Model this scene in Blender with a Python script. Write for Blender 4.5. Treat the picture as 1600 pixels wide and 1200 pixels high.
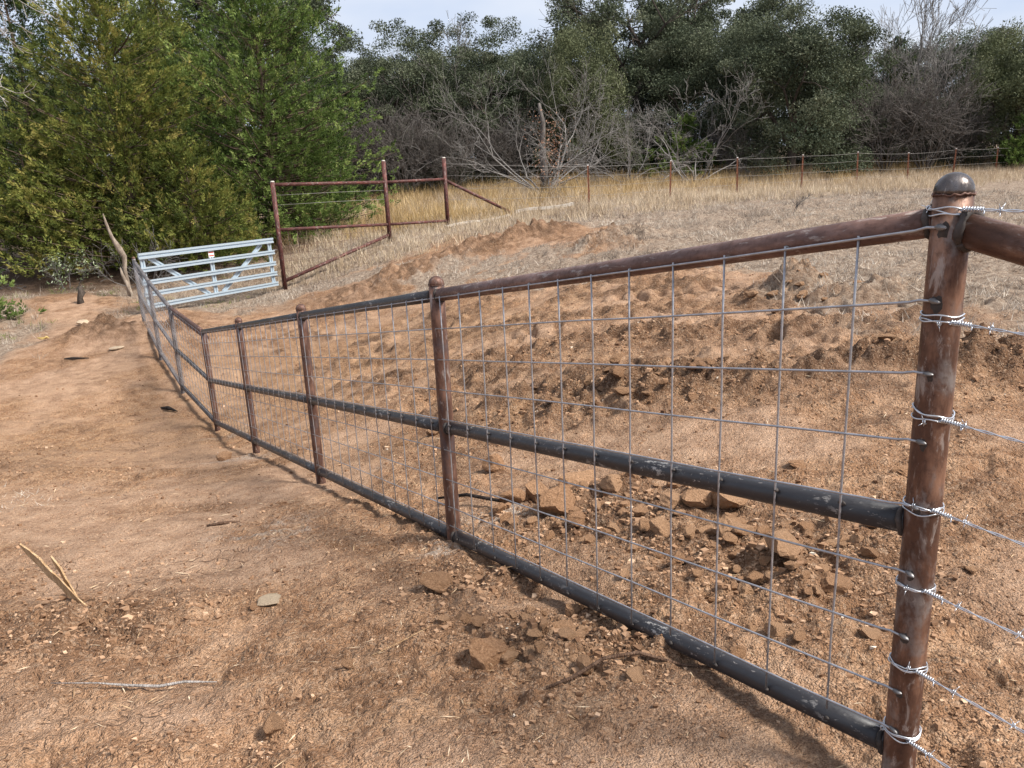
import bpy, math, random
import numpy as np
from mathutils import Vector, Matrix

# ------------------------------------------------------------------ camera, sky, sun, exposure
scene = bpy.context.scene
for o in list(bpy.data.objects):
    bpy.data.objects.remove(o)
col = scene.collection
PITCH, ROLL, FPX = 0.2626, -0.0476, 1228.39
cd = bpy.data.cameras.new('camera')
cam = bpy.data.objects.new('camera', cd)
col.objects.link(cam)
cd.sensor_width = 36.0
cd.lens = FPX / 1600.0 * 36.0
cd.clip_start = 0.05
cd.clip_end = 6000.0
_cp, _sp, _cr, _sr = math.cos(PITCH), math.sin(PITCH), math.cos(ROLL), math.sin(ROLL)
_R0, _U0, _F = Vector((1, 0, 0)), Vector((0, _sp, _cp)), Vector((0, _cp, -_sp))
_right = _R0 * _cr + _U0 * _sr
_up = _U0 * _cr - _R0 * _sr
cam.matrix_world = Matrix(((_right.x, _up.x, -_F.x, 0), (_right.y, _up.y, -_F.y, 0), (_right.z, _up.z, -_F.z, 0), (0, 0, 0, 1)))
scene.camera = cam

SUN_EL, SUN_AZ = math.radians(48), math.radians(112)      # azimuth measured from +Y (view direction) towards +X
world = bpy.data.worlds.new('World')
scene.world = world
world.use_nodes = True
wn, wl = world.node_tree.nodes, world.node_tree.links
wn.clear()
wo = wn.new('ShaderNodeOutputWorld')
bg = wn.new('ShaderNodeBackground'); bg.inputs['Strength'].default_value = 0.074
sky = wn.new('ShaderNodeTexSky'); sky.sky_type = 'NISHITA'; sky.sun_disc = False
sky.sun_elevation = SUN_EL; sky.sun_rotation = SUN_AZ; sky.dust_density = 2.0
tc = wn.new('ShaderNodeTexCoord')
mp = wn.new('ShaderNodeMapping'); mp.inputs['Scale'].default_value = (1.0, 1.0, 2.6)
nz = wn.new('ShaderNodeTexNoise'); nz.inputs['Scale'].default_value = 2.3; nz.inputs['Detail'].default_value = 5; nz.inputs['Roughness'].default_value = 0.5
cr = wn.new('ShaderNodeValToRGB')
cr.color_ramp.elements[0].position = 0.36; cr.color_ramp.elements[0].color = (4.6, 5.5, 7.4, 1)
cr.color_ramp.elements[1].position = 0.66; cr.color_ramp.elements[1].color = (7.6, 7.8, 8.3, 1)
mx = wn.new('ShaderNodeMix'); mx.data_type = 'RGBA'; mx.inputs['Factor'].default_value = 0.82
wl.new(tc.outputs['Generated'], mp.inputs['Vector']); wl.new(mp.outputs['Vector'], nz.inputs['Vector'])
wl.new(nz.outputs['Fac'], cr.inputs['Fac'])
wl.new(sky.outputs['Color'], mx.inputs['A']); wl.new(cr.outputs['Color'], mx.inputs['B'])
wl.new(mx.outputs['Result'], bg.inputs['Color']); wl.new(bg.outputs['Background'], wo.inputs['Surface'])

sd_ = bpy.data.lights.new('sun', 'SUN'); sd_.energy = 4.3; sd_.angle = math.radians(15); sd_.color = (1.0, 0.95, 0.87)
sun = bpy.data.objects.new('sun', sd_); col.objects.link(sun)
_sdir = Vector((math.sin(SUN_AZ) * math.cos(SUN_EL), math.cos(SUN_AZ) * math.cos(SUN_EL), math.sin(SUN_EL)))
sun.rotation_euler = _sdir.to_track_quat('Z', 'Y').to_euler()
sun.location = (20, 5, 30)
scene.view_settings.view_transform = 'Standard'
scene.view_settings.look = 'None'
scene.view_settings.gamma = 1.0
scene.view_settings.exposure = 0.84
scene.view_settings.use_curve_mapping = False

rng = np.random.default_rng(7)

# ------------------------------------------------------------------ numpy noise
def _hash(ix, iy, seed):
    h = (ix.astype(np.int64) * 374761393 + iy.astype(np.int64) * 668265263 + seed * 1442695041) & 0xFFFFFFFF
    h = ((h ^ (h >> 13)) * 1274126177) & 0xFFFFFFFF
    return ((h ^ (h >> 16)) & 0xFFFFFF) / float(0xFFFFFF)

def vnoise(x, y, seed=0):
    ix, iy = np.floor(x), np.floor(y)
    fx, fy = x - ix, y - iy
    def g(ax, ay):
        a = _hash(ix + ax, iy + ay, seed) * 2 * np.pi
        return np.cos(a) * (fx - ax) + np.sin(a) * (fy - ay)
    u = fx * fx * fx * (fx * (fx * 6 - 15) + 10); v = fy * fy * fy * (fy * (fy * 6 - 15) + 10)
    a = g(0, 0) * (1 - u) + g(1, 0) * u
    b = g(0, 1) * (1 - u) + g(1, 1) * u
    return (a * (1 - v) + b * v) * 1.5

def fbm(x, y, sc, octv=4, seed=0, gain=0.5):
    o = 0; a = 1.0; f = 1.0 / sc
    for k in range(octv):
        o = o + a * vnoise(x * f + 13.7 * k, y * f - 7.3 * k, seed + k)
        a *= gain; f *= 2.03
    return o

def worley(x, y, sc, seed=0):
    x = x / sc; y = y / sc
    ix, iy = np.floor(x), np.floor(y)
    d1 = np.full(np.shape(x), 9.0); hh = np.zeros(np.shape(x))
    for ax in (-1, 0, 1):
        for ay in (-1, 0, 1):
            cx, cy = ix + ax, iy + ay
            px = cx + _hash(cx, cy, seed); py = cy + _hash(cx, cy, seed + 5)
            d = np.hypot(x - px, y - py); r = _hash(cx, cy, seed + 9)
            m = d < d1
            d1 = np.where(m, d, d1); hh = np.where(m, r, hh)
    return d1, hh

def sstep(a, b, x):
    t = np.clip((x - a) / (b - a), 0, 1)
    return t * t * (3 - 2 * t)

# ------------------------------------------------------------------ terrain shape
_C = np.array([(0,0,-1.45),(0.876,1.58,-1.44),(-.334,3.70,-1.84),(-1.544,5.82,-2.27),(-2.754,7.94,-2.74),(-3.965,10.06,-3.14),(-5.13,11.88,-3.06),(-6.15,13.57,-2.87),(-7.47,15.99,-2.70),
(-7.85,16.94,-2.62),(-5.85,20.0,-2.68),(-3.3,22.8,-1.74),(-1.7,24.5,-1.52),(2.83,26.5,-1.17),(6,28.8,-1.15),(8.8,30.3,-1.15),(11.8,32.1,-1.16),(14.4,32.8,-1.15),(20,35,-1.1),
(-3,-1,-1.5),(3,-2,-1.4),(2.5,1.5,-1.42),(6,3,-1.3),(-3,2.5,-1.75),(-6,5,-2.3),(-4.5,7,-2.6),(-9,10,-2.9),(-7.5,12,-3.0),(-11,16,-2.75),(-9.5,18,-2.55),(-14,21,-2.3),(-10,24,-2.1),(-6,25,-1.9),(-20,15,-2.4),(-14,6,-2.2),
(2,5,-1.62),(4.5,6,-1.5),(1,7.5,-1.85),(3.5,9,-1.62),(7,10,-1.4),(-1,10,-2.3),(1.5,12,-1.8),(-2.5,13,-2.75),(-3.8,15.5,-2.75),(-1,16.5,-2.1),(2,17,-1.55),(6,17,-1.35),(-3.5,19.3,-2.25),(0.5,21.5,-1.45),(5,23,-1.25),(10,22,-1.2),(14,15,-1.15),(12,8,-1.2),
(0,32,-1.05),(0,38,-.75),(8,40,-.6),(16,42,-.6),(24,44,-.6),(-8,35,-1.3),(-5,45,-1.0),(-20,35,-1.6),(35,40,-.8),(30,20,-1.0),(25,5,-1.1),(-30,5,-2.0),(-30,-20,-1.6),(0,-25,-1.4),(30,-20,-1.2),(0,70,1.0),(-40,60,.4),(50,70,1.0),(25,62,.6),(-20,62,.5)], float)
def _U(d2): return np.where(d2 > 0, d2 * np.log(d2 + 1e-12), 0)
_n = len(_C)
_A = np.zeros((_n + 3, _n + 3))
_A[:_n, :_n] = _U(((_C[:, None, :2] - _C[None, :, :2]) ** 2).sum(-1)) + np.eye(_n) * .3
_A[:_n, _n] = 1; _A[:_n, _n + 1:] = _C[:, :2]; _A[_n, :_n] = 1; _A[_n + 1:, :_n] = _C[:, :2].T
_W = np.linalg.solve(_A, np.r_[_C[:, 2], 0, 0, 0])
def base(x, y):
    x = np.asarray(x, float); y = np.asarray(y, float)
    r = np.hypot(x, y); k = np.where(r > 75, 75 / np.maximum(r, 1e-6), 1.0)
    x = x * k; y = y * k
    o = _W[_n] + _W[_n + 1] * x + _W[_n + 2] * y
    for i in range(_n):
        o = o + _W[i] * _U((x - _C[i, 0]) ** 2 + (y - _C[i, 1]) ** 2)
    return o

DIRT = [(-9.3,14.08),(-11.34,19.01),(-10.85,20.19),(-8.9,17.9),(-8.21,16.56),(-6.95,17.18),(-4.56,17.8),(-3.8,20.0),(-1.2,21.3),(1.7,20.6),(2.64,16.37),(2.3,12.96),(3.48,10.44),(3.91,8.87),(3.9,6.6),(4.4,5.2),(6,2),(7,-6),(-9,-8),(-9,4.5),(-7.5,8),(-9.0,11)]
def seg_dist(x, y, a, b):
    ax, ay = a; bx, by = b
    vx, vy = bx - ax, by - ay
    L2 = vx * vx + vy * vy
    t = np.clip(((x - ax) * vx + (y - ay) * vy) / L2, 0, 1)
    dx, dy = x - ax - t * vx, y - ay - t * vy
    side = (vx * dy - vy * dx) / math.sqrt(L2)
    return np.hypot(dx, dy), t * math.sqrt(L2), side
def poly_sd(x, y, P):
    d = np.full(np.shape(x), 1e9); ins = np.zeros(np.shape(x), bool)
    for i in range(len(P)):
        a, b = P[i], P[(i + 1) % len(P)]
        d = np.minimum(d, seg_dist(x, y, a, b)[0])
        c = ((a[1] > y) != (b[1] > y)) & (x < (b[0] - a[0]) * (y - a[1]) / ((b[1] - a[1]) or 1e-9) + a[0])
        ins ^= c
    return np.where(ins, d, -d)
def blob(x, y, cx, cy, rx, ry, ang=0):
    c, s = math.cos(ang), math.sin(ang)
    u = ((x - cx) * c + (y - cy) * s) / rx; v = (-(x - cx) * s + (y - cy) * c) / ry
    return np.exp(-(u * u + v * v))
TRACKS = [([(-2.6,11.2),(-0.7,9.9),(1.0,9.2),(2.6,8.6),(4.4,7.9)], 1.0), ([(-1.6,12.6),(0.5,11.3),(2.2,10.5),(3.2,10.1)], .9), ([(-3.2,17.2),(-0.8,18.8),(0.9,20.0)], 1.0),
          ([(-0.9,15.0),(0.6,14.3),(2.0,13.6)], .7), ([(-.9,1.2),(-1.55,3.2),(-2.9,6.0),(-4.9,9.2),(-7.2,13)], .13), ([(-2.6,1.6),(-3.4,4.0),(-4.8,6.8),(-6.8,10)], .12), ([(3.0,2.4),(2.4,4.2),(2.0,6.0),(0.6,8.0)], .2)]
MOUNDS = [(-2.9,17.6,1.3,.8,.5,.16),(-0.9,18.6,1.8,.6,.5,.18),(0.9,19.6,1.2,.6,.5,.19),(2.3,16.9,1.0,.7,.3,.24),(3.5,9.75,.42,.35,-.3,.30),(4.2,8.9,.8,.35,-.4,.16),
          (0.35,6.9,.8,.35,-.25,.09),(1.2,6.0,.9,.35,-.3,.10),(2.1,5.7,.8,.3,-.2,.08),(3.4,5.5,.9,.35,-.2,.13),(4.6,5.2,.7,.4,-.2,.16),(2.9,7.3,.7,.3,-.2,.07),(-7.9,15.3,.8,.5,.2,.22),(-6.6,15.6,.6,.35,.2,.14)]
CLODZ = [(0.45,3.8,.85,.6,-.5),(1.05,2.85,.6,.55,-.6),(0.15,2.45,.4,.3,-.5),(0.9,6.1,1.6,.7,-.3),(3.8,5.4,1.3,.6,-.2),(3.6,9.4,1.0,.6,-.3),(-0.8,18.6,2.6,.9,.5),(2.3,16.6,.9,.8,.3),(1.4,8.2,2.4,.5,-.4),(-.2,3.1,.35,.25,-.6),(-1.8,3.0,.5,.4,0),(-6.5,8.0,1.5,.9,0)]

def fields(x, y):
    """height and the soil masks at world x, y"""
    z = base(x, y)
    r = np.hypot(x, y)
    n1 = fbm(x, y, 2.2, 4, 11); n2 = fbm(x, y, .6, 4, 23)
    sd = poly_sd(x, y, DIRT)
    grass = sstep(.45, -.55, sd + .8 * n1 + .35 * n2)
    patch = np.maximum(blob(x, y, -.2, 16.6, 2.2, 1.5), blob(x, y, 1.6, 14.6, 1.6, 1.8)); patch = np.maximum(patch, blob(x, y, -3.6, 19.2, 1.4, .8))
    grass = np.maximum(grass, sstep(.35, .6, patch * (1 + .5 * n1 + .7 * n2)))
    near = sstep(34, 20, r)
    clod = np.zeros(np.shape(x))
    for c in CLODZ: clod = np.maximum(clod, blob(x, y, *c))
    damp_dark = clod * .75
    lump = fbm(x, y, .16, 3, 41)
    wb, hb_ = worley(x + .05 * n2, y + .05 * n2, .30, 17); brk = np.maximum(0, .8 - wb) * (hb_ - .3) * 2.2
    for (cx, cy, rx, ry, an, h) in MOUNDS:
        b = blob(x, y, cx, cy, rx, ry, an)
        z = z + h * 1.15 * b * (1 + .45 * n2 + .35 * lump + .25 * brk)
        damp_dark = np.maximum(damp_dark, np.minimum(1, b * 1.5))
    # tyre tracks: sunk bed, chevron lugs and squeezed-up rims
    trk = np.zeros(np.shape(x))
    for pts, st in TRACKS:
        D = np.full(np.shape(x), 9.0); S = np.zeros(np.shape(x)); V = np.zeros(np.shape(x)); acc = 0
        for a, b in zip(pts[:-1], pts[1:]):
            d, s, sd2 = seg_dist(x, y, a, b)
            m = d < D
            D = np.where(m, d, D); S = np.where(m, s + acc, S); V = np.where(m, sd2, V)
            acc += math.hypot(b[0] - a[0], b[1] - a[1])
        w = .42; S = S + .10 * fbm(x, y, .8, 2, 97); V = V + .06 * fbm(x, y, .5, 2, 98); keep = sstep(-.3, .35, fbm(x, y, .7, 3, 99))
        ins = sstep(w + .04, w - .05, D) * (0.65 + .35 * sstep(-.35, .25, fbm(x, y, .9, 2, 71)))
        lug = sstep(-.55, -.05, np.sin(2 * np.pi * (S / .30 + np.abs(V) / w * .55 + np.where(V > 0, .5, 0))))
        z = z + st * ins * (-.045 + (.015 + .085 * keep) * (lug - .5) + .03) + st * .035 * (1 + n2) * np.exp(-((D - w - .06) / .07) ** 2)
        if st > .5: damp_dark = np.maximum(damp_dark, .85 * np.exp(-((D - w - .16) / .17) ** 2) * sstep(-.35, .3, n2))  # soil colour darkened in broken bands along the track edges, drawing dark rows
        trk = np.maximum(trk, ins * min(1, st * 1.1))
    dirt = 1 - grass
    w1, h1 = worley(x + .03 * n2, y + .03 * n2, .085, 3)
    w2, h2 = worley(x, y, .22, 8)
    smooth = sstep(-.15, .45, fbm(x, y, 1.3, 3, 57) + .35 * sstep(.2, -1.2, (x - .876) * .868 + (y - 1.58) * .495) * sstep(2.2, 3.6, y) + .5 * blob(x, y, 1.6, 4.6, 1.3, .7, -.3))            # trodden, smeared places
    rough = dirt * (1 - .75 * smooth * (1 - clod))
    z = z + .05 * n1 * sstep(.5, 3, r) + .018 * n2
    z = z + near * rough * (.020 * lump + .010 * fbm(x, y, .06, 2, 43) + (.014 + .030 * clod) * np.maximum(0, .75 - w1) * (h1 > .35) + .075 * clod * np.minimum(.32, np.maximum(0, .72 - w2)) * (.4 + h2) * (h2 > .35))
    z = z + near * dirt * .006 * fbm(x, y, .05, 2, 91) + dirt * damp_dark * (.06 - .03 * sstep(10, 16, r)) * fbm(x, y, .3, 3, 95)
    z = z + grass * (.05 * fbm(x, y, .45, 3, 33) + .02 * lump)
    # churned ground between the fence and the grass
    tf = (x - .876) * .868 + (y - 1.58) * .495
    churn = sstep(.9, 1.9, tf) * dirt * sstep(4.6, 5.8, y) * sstep(17, 14, y) * (1 - .8 * trk) * sstep(-.45, .1, fbm(x, y, 1.6, 3, 121))
    rid = 1 - np.abs(fbm(x, y, .42, 3, 123)) * 1.6
    w3, h3 = worley(x + .06 * n2, y + .04 * n2, .26, 29)
    z = z + churn * (.05 * np.maximum(0, rid) ** 2 + .085 * np.minimum(.35, np.maximum(0, .75 - w3)) * h3 + .03 * lump)
    damp_dark = np.maximum(damp_dark, churn * sstep(-.1, .4, fbm(x, y, .55, 3, 125)))
    # the fence line: a low trough the bottom rail lies in
    d, s, sv = seg_dist(x, y, (.876, 1.58), (-3.965, 10.06))
    z = z - .03 * np.exp(-(d / .16) ** 2)
    pale = np.clip(smooth * dirt * (1 - clod) + .45 * trk, 0, 1)
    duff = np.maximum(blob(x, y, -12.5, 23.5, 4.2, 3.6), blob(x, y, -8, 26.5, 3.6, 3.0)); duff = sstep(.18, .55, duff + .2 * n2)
    damp_dark = np.clip(damp_dark * (1 - .5 * trk) + .35 * sstep(.15, .6, fbm(x, y, .9, 3, 77)), 0, 1) * dirt
    orange = np.maximum(blob(x, y, -2.6, 12.0, 3.6, 3.2), .9 * blob(x, y, -5.0, 9.5, 3.0, 3.0)); orange = np.maximum(orange, .6 * blob(x, y, .3, 6.6, 1.8, .9))
    lime = np.zeros(np.shape(x))
    for (lx, ly, lr) in ((-.1,3.95,.22),(-.42,3.55,.14),(-2.85,7.6,.35),(-3.7,9.6,.3),(-1.3,5.9,.2),(-1.5,4.3,.35)):
        lime = np.maximum(lime, blob(x, y, lx, ly, lr, lr * .8))
    lime = lime * sstep(-.1, .5, n2 + .3 * lump)
    return z, grass, damp_dark, pale, duff, np.clip(orange, 0, 1), lime, clod

def ground(x, y):
    return float(fields(np.array([x], float), np.array([y], float))[0][0])

# ------------------------------------------------------------------ mesh and material helpers
def link(o, parent=None):
    col.objects.link(o)
    if parent is not None: o.parent = parent
    return o
def mesh_data(name, V, F, mat=None, smooth=False, attrs=None):
    """V (n,3); F (m,3) or (m,4)"""
    V = np.asarray(V, np.float32); F = np.asarray(F, np.int32)
    k = F.shape[1]
    me = bpy.data.meshes.new(name)
    me.vertices.add(len(V)); me.vertices.foreach_set('co', V.ravel())
    me.loops.add(F.size); me.loops.foreach_set('vertex_index', F.ravel())
    me.polygons.add(len(F)); me.polygons.foreach_set('loop_start', np.arange(0, F.size, k, dtype=np.int32))
    me.polygons.foreach_set('use_smooth', np.full(len(F), smooth))
    for an, av in (attrs or {}).items():
        a = me.attributes.new(an, 'FLOAT', 'POINT'); a.data.foreach_set('value', np.asarray(av, np.float32))
    me.update(calc_edges=True)
    me.validate()
    if mat: me.materials.append(mat)
    return me
def tag(o, label=None, cat=None, group=None, kind=None):
    if label: o['label'] = label
    if cat: o['category'] = cat
    if group: o['group'] = group
    if kind: o['kind'] = kind
    return o
def empty(name, loc=(0, 0, 0), label=None, cat=None, group=None):
    o = bpy.data.objects.new(name, None); o.empty_display_size = .1; o.location = loc
    return tag(link(o), label, cat, group)
def obj(name, me, parent=None, loc=None):
    o = bpy.data.objects.new(name, me)
    if loc is not None: o.location = loc
    return link(o, parent)
def copy_tree(o, parent=None):
    c = o.copy(); link(c, parent)
    for ch in list(o.children):
        copy_tree(ch, c)
    return c

class MB:
    """collects polygons of mixed size"""
    def __init__(s): s.v = []; s.f = []
    def add(s, V, F):
        n = len(s.v); s.v += [tuple(p) for p in V]; s.f += [tuple(i + n for i in f) for f in F]; return s
    def tube(s, pts, rad, k=8, caps=True):
        pts = [Vector(p) for p in pts]; rad = rad if hasattr(rad, '__len__') else [rad] * len(pts)
        V = []; F = []; prev = None
        for i, p in enumerate(pts):
            t = (pts[min(i + 1, len(pts) - 1)] - pts[max(i - 1, 0)]).normalized()
            a = prev if prev is not None else (Vector((0, 0, 1)) if abs(t.z) < .9 else Vector((1, 0, 0)))
            a = (a - t * a.dot(t)).normalized(); prev = a; b = t.cross(a)
            for j in range(k):
                q = 2 * math.pi * j / k
                V.append(p + (a * math.cos(q) + b * math.sin(q)) * rad[i])
        for i in range(len(pts) - 1):
            for j in range(k):
                F.append((i * k + j, i * k + (j + 1) % k, (i + 1) * k + (j + 1) % k, (i + 1) * k + j))
        if caps: F.append(tuple(range(k - 1, -1, -1))); F.append(tuple((len(pts) - 1) * k + j for j in range(k)))
        return s.add(V, F)
    def box(s, c, size, ang=0):
        x, y, z = [q / 2 for q in size]; ca, sa = math.cos(ang), math.sin(ang)
        V = []
        for dx, dy, dz in ((-x,-y,-z),(x,-y,-z),(x,y,-z),(-x,y,-z),(-x,-y,z),(x,-y,z),(x,y,z),(-x,y,z)):
            V.append((c[0] + dx * ca - dy * sa, c[1] + dx * sa + dy * ca, c[2] + dz))
        return s.add(V, [(3,2,1,0),(4,5,6,7),(0,1,5,4),(1,2,6,5),(2,3,7,6),(3,0,4,7)])
    def lathe(s, prof, k=24, c=(0, 0, 0)):
        V = []; F = []
        for r, z in prof:
            for j in range(k):
                q = 2 * math.pi * j / k; V.append((c[0] + r * math.cos(q), c[1] + r * math.sin(q), c[2] + z))
        for i in range(len(prof) - 1):
            for j in range(k): F.append((i * k + j, i * k + (j + 1) % k, (i + 1) * k + (j + 1) % k, (i + 1) * k + j))
        F.append(tuple(range(k - 1, -1, -1))); F.append(tuple((len(prof) - 1) * k + j for j in range(k)))
        return s.add(V, F)
    def data(s, name, mat, smooth=True):
        me = bpy.data.meshes.new(name); me.from_pydata(s.v, [], s.f); me.update()
        if smooth: me.polygons.foreach_set('use_smooth', [len(p.vertices) <= 4 for p in me.polygons])
        me.materials.append(mat); return me
    def build(s, name, mat, parent=None, loc=None, smooth=True):
        return obj(name, s.data(name, mat, smooth), parent, loc)

def pipe(name, p0, p1, r, mat, parent=None, k=16, r1=None, seg=None):
    """straight pipe whose local Z runs along its length"""
    p0 = Vector(p0); p1 = Vector(p1); d = p1 - p0; L = d.length
    n = seg or 2
    m = MB(); m.tube([(0, 0, L * i / (n - 1)) for i in range(n)], [r + ((r1 or r) - r) * i / (n - 1) for i in range(n)], k)
    o = m.build(name, mat, parent)
    o.matrix_basis = Matrix.Translation(p0) @ d.to_track_quat('Z', 'Y').to_matrix().to_4x4()
    return o

class Mat:
    def __init__(s, name):
        s.m = bpy.data.materials.new(name); s.m.use_nodes = True
        s.nt = s.m.node_tree; s.n = s.nt.nodes; s.l = s.nt.links
        s.b = s.n['Principled BSDF']; s.tc = s.n.new('ShaderNodeTexCoord')
    def inp(s, node, key, v):
        if hasattr(v, 'links') or isinstance(v, bpy.types.NodeSocket): s.l.new(v, node.inputs[key])
        else: node.inputs[key].default_value = v
    def noise(s, scale, detail=4, rough=.55, stretch=(1, 1, 1), dist=0.0):
        mp = s.n.new('ShaderNodeMapping'); mp.inputs['Scale'].default_value = stretch
        s.l.new(s.tc.outputs['Object'], mp.inputs['Vector'])
        t = s.n.new('ShaderNodeTexNoise'); t.inputs['Scale'].default_value = scale; t.inputs['Detail'].default_value = detail
        t.inputs['Roughness'].default_value = rough; t.inputs['Distortion'].default_value = dist
        s.l.new(mp.outputs['Vector'], t.inputs['Vector']); return t.outputs['Fac']
    def voro(s, scale, feature='F1', out='Distance', warp=None):
        t = s.n.new('ShaderNodeTexVoronoi'); t.feature = feature; t.inputs['Scale'].default_value = scale
        if warp is not None: s.l.new(warp, t.inputs['Vector'])
        else: s.l.new(s.tc.outputs['Object'], t.inputs['Vector'])
        return t.outputs[out]
    def ramp(s, fac, stops):
        r = s.n.new('ShaderNodeValToRGB'); e = r.color_ramp.elements
        while len(e) < len(stops): e.new(.5)
        for i, (p, c) in enumerate(stops):
            e[i].position = p; e[i].color = (*c, 1) if len(c) == 3 else c
        s.l.new(fac, r.inputs['Fac']); return r.outputs['Color']
    def rng(s, fac, a, b, lo=0., hi=1.):
        r = s.n.new('ShaderNodeMapRange'); r.interpolation_type = 'SMOOTHSTEP'
        for k, v in zip(('From Min', 'From Max', 'To Min', 'To Max'), (a, b, lo, hi)): r.inputs[k].default_value = v
        s.l.new(fac, r.inputs['Value']); return r.outputs['Result']
    def mix(s, f, a, b, mode='MIX'):
        m = s.n.new('ShaderNodeMix'); m.data_type = 'RGBA'; m.blend_type = mode
        for k, v in (('Factor', f), ('A', a), ('B', b)):
            if isinstance(v, tuple) and len(v) == 3: v = (*v, 1)
            s.inp(m, k, v) if k == 'Factor' else s._col(m, k, v)
        return m.outputs['Result']
    def _col(s, m, k, v):
        sock = [i for i in m.inputs if i.name == k and i.type == 'RGBA'][0]
        if isinstance(v, bpy.types.NodeSocket): s.l.new(v, sock)
        else: sock.default_value = v
    def math(s, op, a, b=0.):
        m = s.n.new('ShaderNodeMath'); m.operation = op; s.inp(m, 0, a); s.inp(m, 1, b); return m.outputs[0]
    def attr(s, name):
        a = s.n.new('ShaderNodeAttribute'); a.attribute_name = name; return a.outputs['Fac']
    def rand(s):
        return s.n.new('ShaderNodeObjectInfo').outputs['Random']
    def bump(s, h, strength=.5, dist=.01):
        b = s.n.new('ShaderNodeBump'); b.inputs['Strength'].default_value = strength; b.inputs['Distance'].default_value = dist
        s.l.new(h, b.inputs['Height']); s.l.new(b.outputs['Normal'], s.b.inputs['Normal']); return s
    def done(s, color, rough=.8, metal=0., spec=None):
        s.inp(s.b, 'Base Color', (*color, 1) if isinstance(color, tuple) and len(color) == 3 else color)
        s.inp(s.b, 'Roughness', rough); s.inp(s.b, 'Metallic', metal)
        if spec is not None: s.b.inputs['Specular IOR Level'].default_value = spec
        return s.m
    def translucent(s, color, f=.25):
        t = s.n.new('ShaderNodeBsdfTranslucent'); s.l.new(color, t.inputs['Color'])
        mx = s.n.new('ShaderNodeMixShader'); mx.inputs[0].default_value = f
        out = s.n['Material Output']
        s.l.new(s.b.outputs[0], mx.inputs[1]); s.l.new(t.outputs[0], mx.inputs[2]); s.l.new(mx.outputs[0], out.inputs['Surface']); return s

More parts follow.
